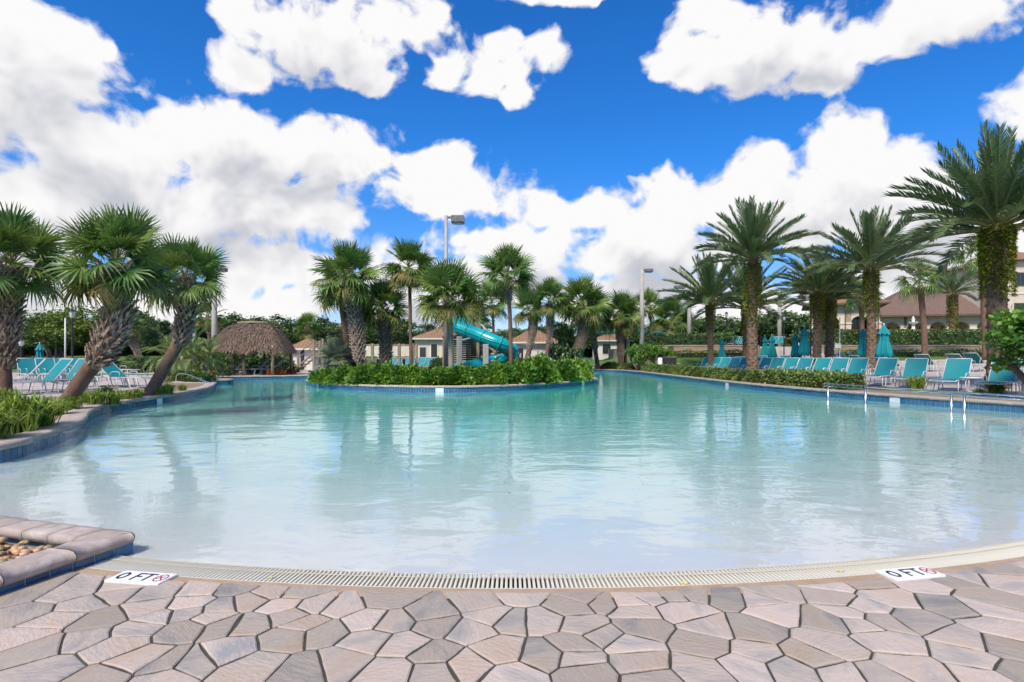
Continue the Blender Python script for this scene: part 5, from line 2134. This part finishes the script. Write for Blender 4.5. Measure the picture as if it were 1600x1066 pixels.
def lantern(px, pyt, d, label, terr=False, w=0.045, m=None):
    x = gx(px, d)
    z0 = TERR if terr else gz(x, d)
    root = thing('lamp_post', label, 'lamp post', (x, d, z0))
    h = gzz(pyt, d) - z0
    mb = MB()
    mb.lathe([(0.11, -0.05), (0.11, 0.25), (w * 1.3, 0.4), (w, 0.6), (w * 0.85, h - 0.45)], 10)
    mb.build('post', m or M_BLACK, root, True)
    mb = MB()
    mb.lathe([(0.05, h - 0.47), (0.10, h - 0.42), (0.13, h - 0.15)], 10)
    mb.build('glass', M_GREYSL, root, True)
    mb = MB()
    mb.lathe([(0.17, h - 0.16), (0.10, h - 0.08), (0.03, h - 0.03), (0.0, h)], 10)
    mb.build('cap', M_BLACK, root, True)


lantern(1267, 462, 36, 'black lantern post beside the close-set date palms')
lantern(1225, 492, 46, 'black lantern post at the foot of the terrace stairs')
lantern(1135, 487, 50.5, 'black lantern post by the clipped dome bush', True)
lantern(1148, 495, 51, 'thin black lantern post behind the clipped dome bush', True)
lantern(113, 482, 28, 'tall dark lamp post beside the red life-ring box')
lantern(33, 528, 32, 'short dark lamp post near the upright palm trunk')
root = thing('rescue_post', 'pale pole with red box and white board behind the lounger line', 'post', (gx(102, 27), 27, gz(gx(102, 27), 27)))
mb = MB(); mb.tube([(0, 0, -0.05), (0, 0, gzz(497, 27) - DK)], 0.035, 8); mb.build('pole', M_ALU, root, True)
mb = MB(); mb.box(0.0, 0.2, -0.09, -0.04, 0.55, 0.88, bev=0.01); mb.build('red_box', M_RED, root)
mb = MB(); mb.box(0.22, 0.38, -0.06, -0.03, 0.1, 0.95, bev=0.01); mb.build('white_board', M_WHITE, root)
mb = MB(); mb.box(0.02, 0.30, -0.035, 0.0, 0.2, 0.26); mb.build('bracket', M_ALU, root)
root = thing('notice_post', 'thin white flag-like pole with small white notice near the close-set date palms', 'sign', (gx(1312, 33), 33, gz(gx(1312, 33), 33)))
mb = MB(); mb.tube([(0, 0, -0.05), (0, 0, gzz(488, 33) - 0.7)], 0.03, 8); mb.build('pole', M_ALU, root, True)
mb = MB(); mb.box(-0.3, 0.05, -0.06, -0.03, gzz(540, 33) - 0.55, gzz(534, 33) - 0.5, bev=0.005); mb.build('notice', M_WHITE, root)
mb = MB(); mb.box(-0.34, -0.16, -0.03, 0.12, 0, 0.75, bev=0.02); mb.build('bin', M_BLACK, root)
mb = MB(); mb.tube([(-0.4, 0.1, 0.03), (0.02, 0.0, 0.03)], 0.02, 6); mb.build('foot', M_ALU, root)

# towel cart at the far end of the front row
root = thing('towel_cart', 'dark towel cart with white draped stack beside the round-headed bushes', 'cart', (gx(1028, 43.5), 41.5, gz(10.9, 41.5)))
mb = MB(); mb.box(-0.1, 0.75, -0.35, 0.35, 0.08, 1.0, bev=0.03); mb.build('body', M_BLACK, root)
mb = MB(); mb.box(-0.13, 0.78, -0.38, 0.38, 1.003, 1.07, bev=0.02); mb.build('lid', M_HEAD, root)
mb = MB(); mb.lathe([(0.20, 0.0), (0.20, 0.4), (0.18, 0.8), (0.15, 0.98), (0.0, 1.02)], 20, (-0.35, 0), 5, 0.12); mb.build('towel_stack', M_WHITE, root, True)
for sx in (0.0, 0.65):
    mb = MB(); mb.tube([(sx, -0.3, 0.06), (sx, 0.3, 0.06)], 0.06, 10); mb.build('wheel', M_BLACK, root, True)


# ------------------------------------------------------------------ thatched hut
def thatched_hut():
    d = 34.0
    cx = gx(395, d)
    z0 = DK
    root = thing('thatched_hut', 'open hut with shaggy brown palm-thatch roof on timber posts', 'hut', (cx, d, z0))
    hw, hd = 62 * d / F, 1.9
    ze, zp = gzz(549, d) - z0, gzz(505, d) - z0
    rw = 0.75
    r = random.Random(8)

    def surf(u, v):
        """u round the roof 0..1, v 0 ridge .. 1 eave"""
        a = 2 * pi * u
        c, s = cos(a), sin(a)
        k = 1 / (abs(c) ** 3 + abs(s) ** 3) ** (1 / 3)
        b = v ** 0.85
        x = c * k * (hw * b) + (rw * (1 - b) * max(-1, min(1, c * 1.6)))
        y = s * k * hd * b
        z = zp - (zp - ze) * (v ** 1.55) + 0.02 * sin(a * 9)
        return Vector((x, y, z))
    mb = MB()
    nu, nv = 48, 10
    vs = [surf(i / nu, 0.001 + 0.97 * j / nv) - Vector((0, 0, 0.05)) for j in range(nv + 1) for i in range(nu)]
    fs = [(j * nu + i, j * nu + (i + 1) % nu, (j + 1) * nu + (i + 1) % nu, (j + 1) * nu + i) for j in range(nv) for i in range(nu)]
    mb.add(vs, fs)
    rf = mb.build('roof', M_THATCH, root, True)
    mb = MB()
    for k in range(6500):
        u, v = r.random(), r.random() ** 0.6
        p = surf(u, v)
        q = surf(u + r.uniform(-.004, .004), min(1.09, v + r.uniform(0.06, 0.13)))
        e = surf(u + 0.006, v) - p
        if e.length < 1e-5:
            continue
        e = e.normalized() * r.uniform(0.008, 0.02)
        n = (q - p).cross(e).normalized()
        if n.z < 0:
            n = -n
        lift = n * r.uniform(0.0, 0.07)
        mb.cur = r.random()
        mb.add([p - e, p + e, q + e * 0.6 + lift, q - e * 0.6 + lift], [(0, 1, 2, 3)])
    for k in range(1500):
        u = r.random()
        p = surf(u, r.uniform(0.93, 1.0))
        e = (surf(u + 0.006, 1.0) - surf(u, 1.0)).normalized() * 0.012
        mb.cur = r.random()
        L = r.uniform(0.08, 0.28)
        mb.add([p - e, p + e, p + Vector((r.uniform(-.03, .03), r.uniform(-.03, .03), -L))], [(0, 1, 2)])
    stuff(mb.build('thatch_strands', M_THATCH, rf))
    mb = MB()
    mb.tube([(-rw - 0.15, 0, zp + 0.01), (0, 0, zp + 0.05), (rw + 0.15, 0, zp + 0.01)], [0.07, 0.09, 0.07], 8)
    mb.build('ridge_roll', M_WOODP, rf, True)
    for sx in (-0.76, 0.04, 0.74):
        for sy in (-0.72, 0.72):
            x, y = sx * hw, sy * hd
            mb = MB()
            mb.tube([(x, y, -0.08), (x + 0.01, y, 0.8), (x, y, ze + 0.32)], [0.10, 0.09, 0.085], 9)
            mb.build('post', M_WOODP, root, True)
    for sy in (-0.72, 0.72):
        mb = MB()
        mb.tube([(-0.8 * hw, sy * hd, ze + 0.12), (0.78 * hw, sy * hd, ze + 0.12)], 0.06, 8)
        mb.build('beam', M_WOODP, root, True)


thatched_hut()


# ------------------------------------------------------------------ water slide
def water_slide():
    root = thing('water_slide', 'teal enclosed tube slide winding down from a stair tower', 'water slide', (gx(740, 30.5), 30.5, 0.2))
    bx, by, bz = root.location

    def q(px, py, d):
        return Vector((gx(px, d) - bx, d - by, gzz(py, d) - bz))
    ctrl = [q(716, 512, 30.4), q(735, 519, 30.1), q(760, 529, 29.7), q(784, 539, 29.6), q(799, 549, 30.3), q(799, 556, 31.6), q(785, 562, 32.2), q(765, 567, 31.6), q(744, 572, 30.8), q(722, 577, 30.2), q(706, 581, 29.8)]
    P = lerp_path(ctrl, 72)
    r_ = 0.37
    mb = MB()
    mb.tube(P, r_, 20, cap=False)
    inner = MB()
    tb = mb.build('tube', M_SLIDE, root, True)
    for i in range(6, 70, 7):
        f = MB()
        t = (P[i + 1] - P[i - 1]).normalized() * 0.03
        f.tube([P[i] - t, P[i] + t], r_ + 0.045, 20)
        f.build('flange', M_SLIDE, tb, True)
    # lengthwise lip where the two shells meet
    for s in (-1, 1):
        lip = []
        for i, p in enumerate(P):
            t = (P[min(i + 1, 71)] - P[max(i - 1, 0)])
            n = Vector((-t.y, t.x, 0)).normalized() * s
            lip.append(p + n * (r_ + 0.01))
        f = MB()
        f.tube(lip, 0.028, 5)
        f.build('seam', M_SLIDE, tb, True)
    # entry box
    e = q(717, 505, 30.7)
    mb = MB()
    mb.box(e.x - 0.55, e.x - 0.48, e.y - 0.55, e.y + 0.6, e.z - 0.45, e.z + 0.35)
    mb.box(e.x - 0.48, e.x + 0.5, e.y + 0.53, e.y + 0.6, e.z - 0.42, e.z + 0.45)
    mb.box(e.x - 0.48, e.x + 0.5, e.y - 0.55, e.y + 0.53, e.z - 0.5, e.z - 0.42)
    mb.build('entry_tub', M_SLIDE, root)
    # columns and arms
    for (px, d, yt) in ((718, 29.2, 526), (759, 28.9, 538), (802, 31.0, 562)):
        c = q(px, yt, d)
        mb = MB()
        mb.box(c.x - 0.14, c.x + 0.14, c.y - 0.14, c.y + 0.14, -0.3, c.z, bev=0.02)
        mb.build('column', M_GREY, root)
    c = q(759, 556, 29.0)
    for a, b in ((q(759, 556, 29.1), q(790, 549, 30.4)), (q(760, 570, 29.1), q(783, 556, 31.2)), (q(718, 533, 29.4), q(742, 527, 30.0)), (q(718, 566, 29.4), q(735, 572, 30.3))):
        mb = MB()
        mb.tube([a, b], 0.06, 8)
        mb.build('arm', M_GREY, root, True)
    # stair tower
    tw = thing('slide_tower', 'tan slide stair tower with green louvre screens and sloping handrails', 'tower', (gx(722, 32.6), 32.6, 0.2))
    tz = gzz(524, 32.6) - 0.2
    for sx in (-0.95, 0.95):
        for sy in (-0.7, 0.7):
            mb = MB()
            mb.box(sx - 0.08, sx + 0.08, sy - 0.08, sy + 0.08, -0.15, tz + 0.75)
            mb.build('post', M_WOODP, tw)
    mb = MB(); mb.box(-1.1, 1.1, -0.85, 0.85, tz - 0.1, tz - 0.003); mb.build('platform', M_WOODP, tw)
    for zz in (0.45, 0.72):
        for sy in (-0.7, 0.7):
            mb = MB(); mb.box(-0.87, 0.87, sy - 0.03, sy + 0.03, tz + zz - 0.04, tz + zz); mb.build('rail', M_WOODP, tw)
    mscr = mat('green_louvre', (0.06, 0.085, 0.05), (0.09, 0.12, 0.07), 6, 0.7)
    sl = MB(); sl.box(-0.86, 0.86, -0.012, 0.012, -0.05, 0.05, Matrix.Rotation(radians(28), 4, 'X'))
    sme = sl.mesh('slat', mscr)
    k = 0.2
    while k < tz - 0.15:
        put('slat', sme, tw, (0, -0.76, k))
        k += 0.12
    # stairs going right
    for i in range(9):
        mb = MB()
        z = tz - 0.2 - i * (tz - 0.2) / 9.5
        mb.box(1.1 + i * 0.24, 1.1 + i * 0.24 + 0.27, -0.6, 0.6, z - 0.05, z)
        mb.build('step', M_WOODP, tw)
    for sy in (-0.62, 0.62):
        mb = MB(); mb.tube([(1.1, sy, tz + 0.6), (3.3, sy, 0.75)], 0.03, 6); mb.build('handrail', M_ALU, tw, True)
        mb = MB(); mb.tube([(1.05, sy, tz - 0.22), (3.4, sy, 0.02)], 0.07, 6); mb.build('stringer', M_WOODP, tw, True)
        for i in range(8):
            f = (i + 0.5) / 8
            mb = MB()
            zz = (tz - 0.22) * (1 - f)
            mb.tube([(1.1 + 2.2 * f, sy, zz), (1.1 + 2.2 * f, sy, zz + 0.78)], 0.015, 5)
            mb.build('baluster', M_ALU, tw, True)


water_slide()


# ------------------------------------------------------------------ timber bridge, stair hut
def timber_bridge():
    d = 35.5
    x0, x1 = gx(566, d), gx(648, d)
    root = thing('timber_bridge', 'tan timber footbridge with panel rails behind the island palms', 'bridge', (x0, d, 0.2))
    L = x1 - x0
    zt = gzz(560, d) - 0.2
    for k in range(int(L / 0.16)):
        mb = MB(); mb.box(k * 0.16, k * 0.16 + 0.148, -0.7, 0.7, zt - 0.05, zt); mb.build('deck_board', M_WOODP, root)
    n = 4
    for sy in (-0.72, 0.72):
        for k in range(n + 1):
            mb = MB(); mb.box(k * L / n - 0.07, k * L / n + 0.07, sy - 0.07, sy + 0.07, -1.6 if 0 < k < n else -0.4, zt + 0.92); mb.build('post', M_WOODP, root)
        mb = MB(); mb.box(0.0, L, sy - 0.05, sy + 0.05, zt + 0.80, zt + 0.86); mb.build('top_rail', M_WOODP, root)
        for k in range(n):
            mb = MB(); mb.box(k * L / n + 0.1, (k + 1) * L / n - 0.1, sy - 0.02, sy + 0.02, zt + 0.12, zt + 0.75); mb.build('panel', M_STUCCO if sy < 0 else M_WOODP, root)


timber_bridge()


def hip_roof(mb, x0, x1, y0, y1, z, h, ov=0.4, t=0.12):
    x0, x1, y0, y1 = x0 - ov, x1 + ov, y0 - ov, y1 + ov
    w, l = x1 - x0, y1 - y0
    if w >= l:
        r0, r1 = (x0 + l / 2, (y0 + y1) / 2), (x1 - l / 2, (y0 + y1) / 2)
    else:
        r0, r1 = ((x0 + x1) / 2, y0 + w / 2), ((x0 + x1) / 2, y1 - w / 2)
    e = 1e-3
    vs = [(x0, y0, z), (x1, y0, z), (x1, y1, z), (x0, y1, z), (x0, y0, z + t), (x1, y0, z + t), (x1, y1, z + t), (x0, y1, z + t), (r0[0] - e, r0[1] - e, z + t + h), (r1[0] + e, r1[1] + e, z + t + h)]
    fs = [(3, 2, 1, 0), (0, 1, 5, 4), (1, 2, 6, 5), (2, 3, 7, 6), (3, 0, 4, 7)]
    if w >= l:
        fs += [(4, 5, 9, 8), (5, 6, 9), (6, 7, 8, 9), (7, 4, 8)]
    else:
        fs += [(4, 5, 8), (5, 6, 9, 8), (6, 7, 9), (7, 4, 8, 9)]
    mb.add(vs, fs)
    return (r0, r1)


def simple_house(px0, px1, pye, pyp, d, dep, label, wall=M_STUCCOW, roof=M_ROOF, openings=(), name='utility_house', zb=None):
    """small hip-roofed house; openings: (u0, u1, z0, z1, kind) along the front"""
    x0, x1 = gx(px0, d), gx(px1, d)
    z0 = gz((x0 + x1) / 2, d) if zb is None else zb
    root = thing(name, label, 'building', ((x0 + x1) / 2, d, z0))
    hw = (x1 - x0) / 2
    ze = gzz(pye, d) - z0
    mb = MB(); mb.box(-hw, hw, 0, dep, -0.4, ze); mb.build('wall', wall, root)
    mb = MB(); hip_roof(mb, -hw, hw, 0, dep, ze - 0.02, gzz(pyp, d + dep / 2) - z0 - ze); rf = mb.build('roof', roof, root)
    mb = MB(); mb.box(-hw - 0.43, hw + 0.43, -0.46, -0.405, ze - 0.05, ze + 0.09); mb.build('fascia', M_TRIM if roof is M_ROOFB else M_STUCCOW, rf)
    for (u0, u1, a, b, kind) in openings:
        X0, X1 = -hw + u0 * 2 * hw, -hw + u1 * 2 * hw
        mb = MB(); mb.box(X0 - 0.06, X1 + 0.06, -0.05, 0.02, a - (0.0 if kind == 'door' else 0.06), b + 0.06); o = mb.build(kind, M_STUCCOW if kind != 'door' else M_WHITE, root)
        mb = MB(); mb.box(X0, X1, -0.058, -0.02, a + 0.02, b); mb.build('pane' if kind == 'window' else 'leaf', M_GLASS if kind == 'window' else M_BLACK, o)
    return root


uh = simple_house(800, 868, 536, 514, 49.5, 4.2, 'pale utility house with clay tile roof and dark door behind the slide', openings=((0.13, 0.26, -0.1, 1.75, 'door'), (0.33, 0.42, -0.1, 1.75, 'door')))
mb = MB(); mb.box(-1.43, -1.1, -0.075, -0.06, 0.95, 1.35); mb.build('red_notice', mat('pink_notice', (0.6, 0.25, 0.25), (0.65, 0.3, 0.3), 9, 0.6), uh)
simple_house(648, 728, 530, 512, 56, 5, 'cream house with shallow clay roof behind the timber bridge', M_STUCCO, M_ROOF, ((0.32, 0.44, 0.0, 2.0, 'door'), (0.55, 0.7, 0.5, 1.7, 'window'), (0.1, 0.22, 0.5, 1.7, 'window')), 'bath_house')
simple_house(457, 492, 546, 531, 46, 3, 'small clay-roofed hut with teal door at the timber stair', M_STUCCOW, M_ROOF, ((0.36, 0.55, 0.0, 1.6, 'door'),), 'stair_hut')
simple_house(934, 984, 533, 519, 70, 4.5, 'far pavilion with orange clay roof under open parasols', M_STUCCOW, M_ROOF, ((0.15, 0.4, 0.3, 1.5, 'window'), (0.6, 0.85, 0.3, 1.5, 'window')), 'far_pavilion')
simple_house(503, 525, 520, 508, 84, 5, 'distant brown-roofed house between trees', M_STUCCO, M_ROOFB, ((0.3, 0.6, 1.0, 2.2, 'window'),), 'distant_house')
# timber stair left of the bridge
ts = thing('timber_stair', 'weathered timber stair and posts beside the small clay-roofed hut', 'stair', (gx(478, 39), 39, 0.2))
for k in range(6):
    mb = MB(); mb.box(-0.7 + k * 0.25, -0.43 + k * 0.25, -0.6, 0.6, 0.15 + k * 0.2, 0.20 + k * 0.2); mb.build('step', M_WOODP, ts)
for x, h in ((-0.75, 1.1), (0.75, 2.2), (1.35, 2.3)):
    for sy in (-0.6, 0.6):
        mb = MB(); mb.box(x - 0.07, x + 0.07, sy - 0.07, sy + 0.07, -0.1, h); mb.build('post', M_WOODP, ts)
for sy in (-0.6, 0.6):
    mb = MB(); mb.tube([(-0.75, sy, 1.0), (0.75, sy, 2.1)], 0.035, 6); mb.build('handrail', M_WOODP, ts)
    mb = MB(); mb.tube([(-0.75, sy, 0.1), (0.75, sy, 1.3)], 0.06, 6); mb.build('stringer', M_WOODP, ts)
mb = MB(); mb.box(0.7, 1.4, -0.65, 0.65, 1.27, 1.33); mb.build('landing', M_WOODP, ts)
mb = MB(); mb.box(-0.2, 0.3, -0.4, 0.2, 0.0, 0.14); mb.build('footing', M_STEP, ts)


# ------------------------------------------------------------------ retaining wall, terrace stair, clubhouse
rw_ = thing('retaining_wall', 'long low pinkish block retaining wall under the clubhouse hedge', 'wall', (26.4, WALLY, 0))
mb = MB(); mb.box(0, 34, -0.15, 0.25, 0.2, TERR + 0.05); mb.build('block_face', M_WALL, rw_)
mb = MB(); mb.box(-0.02, 34, -0.2, 0.3, TERR + 0.052, TERR + 0.13, bev=0.015); mb.build('cap', M_COPING, rw_)
rw2 = thing('retaining_wall', 'short pinkish block retaining wall behind the towel cart', 'wall', (12.0, WALLY, 0))
mb = MB(); mb.box(0, 9.4, -0.15, 0.25, 0.1, TERR + 0.05); mb.build('block_face', M_WALL, rw2)
mb = MB(); mb.box(-0.03, 9.42, -0.2, 0.3, TERR + 0.052, TERR + 0.13, bev=0.015); mb.build('cap', M_COPING, rw2)
mb = MB(); mb.box(-0.15, -0.003, -0.1, 25, 0.1, TERR + 0.02); mb.build('return_face', M_WALL, rw2)
stt = thing('terrace_stair', 'broad pale concrete stair climbing to the terrace between the retaining walls', 'stair', (23.9, WALLY, 0))
zb = 1.3
for k in range(6):
    z1 = zb + (TERR - zb) * (k + 1) / 6
    mb = MB(); mb.box(-2.46, 2.46, -2.1 + k * 0.36, -2.1 + (k + 1) * 0.36 + 0.02, zb - 0.6, z1 - 0.001 * k, bev=0.008); mb.build('step', M_STEP, stt)
for sx in (-2.2, 0.0, 2.2):
    mb = MB(); mb.tube([(sx, -2.0, zb + 0.1), (sx, -2.0, zb + 0.95), (sx, 0.2, TERR + 0.9), (sx, 0.2, TERR - 0.05)], 0.03, 7); mb.build('handrail', M_BLACK, stt)

fence = thing('terrace_fence', 'thin dark metal fence along the terrace before the arcade', 'fence', (27, 52.6, TERR))
for k in range(16):
    mb = MB(); mb.box(k * 2 - 0.03, k * 2 + 0.03, -0.03, 0.03, -0.03, 1.7); mb.build('post', M_BLACK, fence)
for zz in (0.9, 1.62):
    mb = MB(); mb.box(-0.03, 30.05, -0.016, 0.016, zz, zz + 0.045); mb.build('rail', M_BLACK, fence)
bal = MB()
for k in range(230):
    bal.box(0.06 + k * 0.13, 0.075 + k * 0.13, -0.008, 0.008, 0.05, 1.62)
stuff(bal.build('baluster_run', M_BLACK, fence))

ft = thing('stone_fountain', 'pale tiered stone fountain before the arcade', 'fountain', (gx(1427, 54.2), 54.2, TERR))
mb = MB(); mb.lathe([(0, 0), (1.0, 0), (1.05, 0.5), (1.1, 0.6), (0.9, 0.6), (0.2, 0.55), (0.18, 1.2), (0.3, 1.3)], 18); mb.build('basin', M_STUCCOW, ft, True)
mb = MB(); mb.lathe([(0.15, 1.28), (0.75, 1.6), (0.8, 1.7), (0.7, 1.7), (0.15, 1.62), (0.14, 2.2)], 18); mb.build('lower_bowl', M_STUCCOW, ft, True)
mb = MB(); mb.lathe([(0.1, 2.15), (0.42, 2.35), (0.44, 2.42), (0.1, 2.42), (0.16, 2.7), (0.05, 2.95), (0, 3.0)], 16); mb.build('upper_bowl', M_STUCCOW, ft, True)


def arcade_wall(root, x0, n, pitch, pier, zt, zspr, y=0.0, th=0.4, m=M_STUCCO):
    """n arched bays: piers and spandrels as parts"""
    for k in range(n + 1):
        xc = x0 + k * pitch
        mb = MB(); mb.box(xc - pier / 2, xc + pier / 2, y, y + th, -0.3, zspr); mb.build('pier', m, root)
        mb = MB(); mb.box(xc - pier / 2 - 0.06, xc + pier / 2 + 0.06, y - 0.06, y + th + 0.06, zspr - 0.18, zspr - 0.06); mb.build('impost', M_STUCCOW, root)
    for k in range(n):
        a, b = x0 + k * pitch - pier / 2 if k == 0 else x0 + k * pitch, x0 + (k + 1) * pitch + (pier / 2 if k == n - 1 else 0)
        c = x0 + (k + 0.5) * pitch
        R = (pitch - pier) / 2
        pts = [(a, zspr + 0.002), (c - R, zspr + 0.002)]
        pts += [(c - R * cos(t * pi / 14), zspr + 0.002 + R * 0.8 * sin(t * pi / 14)) for t in range(1, 14)]
        pts += [(c + R, zspr + 0.002), (b, zspr + 0.002), (b, zt), (a, zt)]
        # built as two halves so that every face stays simple
        half = len(pts)
        mid = [(c, zspr + 0.002 + R * 0.8), (c, zt)]
        left = [(a, zspr + 0.002), (c - R, zspr + 0.002)] + [(c - R * cos(t * pi / 14), zspr + 0.002 + R * 0.8 * sin(t * pi / 14)) for t in range(1, 8)]
        mb = MB()
        tops = [(p[0], zt) for p in left]
        for p, q, tp, tq in zip(left[:-1], left[1:], tops[:-1], tops[1:]):
            for sgn in (1, -1):
                P_, Q_ = (p[0] if sgn > 0 else 2 * c - p[0], p[1]), (q[0] if sgn > 0 else 2 * c - q[0], q[1])
                lo, hi = (P_, Q_) if P_[0] < Q_[0] else (Q_, P_)
                if k != 0 and sgn > 0 or k != n - 1 and sgn < 0 or True:
                    mb.extr_y([lo, hi, (hi[0], zt), (lo[0], zt)], y, y + th)
        mb.build('spandrel', m, root)


def window(root, x0, x1, z0, z1, y, name='window'):
    mb = MB(); mb.box(x0 - 0.07, x1 + 0.07, y - 0.05, y + 0.02, z0 - 0.07, z1 + 0.07); w = mb.build(name, M_TRIM, root)
    mb = MB(); mb.box(x0, x1, y - 0.058, y - 0.03, z0, z1); mb.build('pane', M_GLASS, w)
    mb = MB(); mb.box((x0 + x1) / 2 - 0.025, (x0 + x1) / 2 + 0.025, y - 0.07, y - 0.05, z0, z1); mb.build('mullion', M_TRIM, w)


# arcade wing
p1, p2 = (gx(1374, 59), 59), (gx(1562, 56.5), 56.5)
ang = atan2(p2[1] - p1[1], p2[0] - p1[0])
Lw = hypot(p2[0] - p1[0], p2[1] - p1[1])
cl = thing('clubhouse', 'long cream clubhouse wing with arched arcade and brown tile roof', 'building', (p1[0], p1[1], TERR), ang)
zt = gzz(494, 58) - TERR
npit = 5
arcade_wall(cl, 0.2, npit, (Lw - 0.4) / npit, 0.6, zt, zt - 1.2)
mb = MB(); mb.box(-0.2, Lw + 4, 2.6, 9, -0.3, zt); mb.build('wall', M_STUCCO, cl)
for k in range(npit):
    c = 0.2 + (k + 0.5) * (Lw - 0.4) / npit
    window(cl, c - 0.6, c + 0.6, 0.3, 2.2, 2.6)
mb = MB(); mb.box(-0.2, Lw + 0.5, 0.0, 2.6, -0.3, 0.02); mb.build('arcade_floor', M_STEP, cl)
mb = MB(); hip_roof(mb, -0.4, Lw + 8, -0.1, 9.2, zt + 0.003, gzz(452, 63) - TERR - zt, 0.6); rf = mb.build('roof', M_ROOFB, cl)
mb = MB(); mb.box(-1.05, Lw + 2, -0.78, -0.705, zt - 0.06, zt + 0.10); mb.build('gutter', M_TRIM, rf)
# gatehouse
g0, g1 = gx(1268, 56), gx(1376, 56)
gh = thing('gatehouse', 'cream arched gatehouse with hipped brown roof and brown downpipes', 'building', (g0, 56, TERR), -0.45)
gw = 5.76
zt = gzz(478, 56) - TERR
arcade_wall(gh, 0.45, 2, (gw - 0.9) / 2, 1.0, zt, zt - 1.7)
mb = MB(); mb.box(0.02, gw - 0.02, 2.2, 6.0, -0.3, zt - 0.01); mb.build('wall', M_STUCCO, gh)
mb = MB(); mb.box(0.0, 0.35, 0.42, 2.2, -0.3, zt - 0.012); mb.build('side_wall', M_STUCCO, gh)
mb = MB(); mb.box(gw - 0.35, gw, 0.42, 2.2, -0.3, zt - 0.012); mb.build('side_wall', M_STUCCO, gh)
for k in range(2):
    c = 0.45 + (k + 0.5) * (gw - 0.9) / 2
    window(gh, c - 0.8, c + 0.8, 0.6, 2.9, 2.2)
mb = MB(); hip_roof(mb, -0.2, gw + 0.2, -0.1, 6.2, zt + 0.003, gzz(456, 59) - TERR - zt, 0.55); rf = mb.build('roof', M_ROOF, gh)
mb = MB(); mb.box(-0.77, gw + 0.77, -0.74, -0.655, zt - 0.05, zt + 0.09); mb.build('gutter', M_TRIM, rf)
for x in (gw * 0.5, gw - 0.2):
    mb = MB(); mb.tube([(x, -0.06, 0.0), (x, -0.06, zt)], 0.05, 6); mb.build('downpipe', M_TRIM, gh)
# tall wing at the right
t0 = gx(1574, 54)
tl = thing('tall_wing', 'tall cream clubhouse block with small square windows at the end of the arcade', 'building', (t0, 54, TERR))
zt = gzz(408, 54) - TERR
mb = MB(); mb.box(0, 9, 0, 10, -0.3, zt); mb.build('wall', M_STUCCO, tl)
mb = MB(); hip_roof(mb, 0, 9, 0, 10, zt + 0.003, 1.6, 0.5); mb.build('roof', M_ROOF, tl)
mb = MB(); mb.box(-0.04, 9.04, -0.05, 0.0, zt - 3.15, zt - 3.0); mb.build('string_course', M_STUCCOW, tl)
for x in (0.7, 2.8, 4.9):
    for z in (zt - 2.3, zt - 5.2):
        window(tl, x, x + 1.0, z, z + 1.15, 0.0)
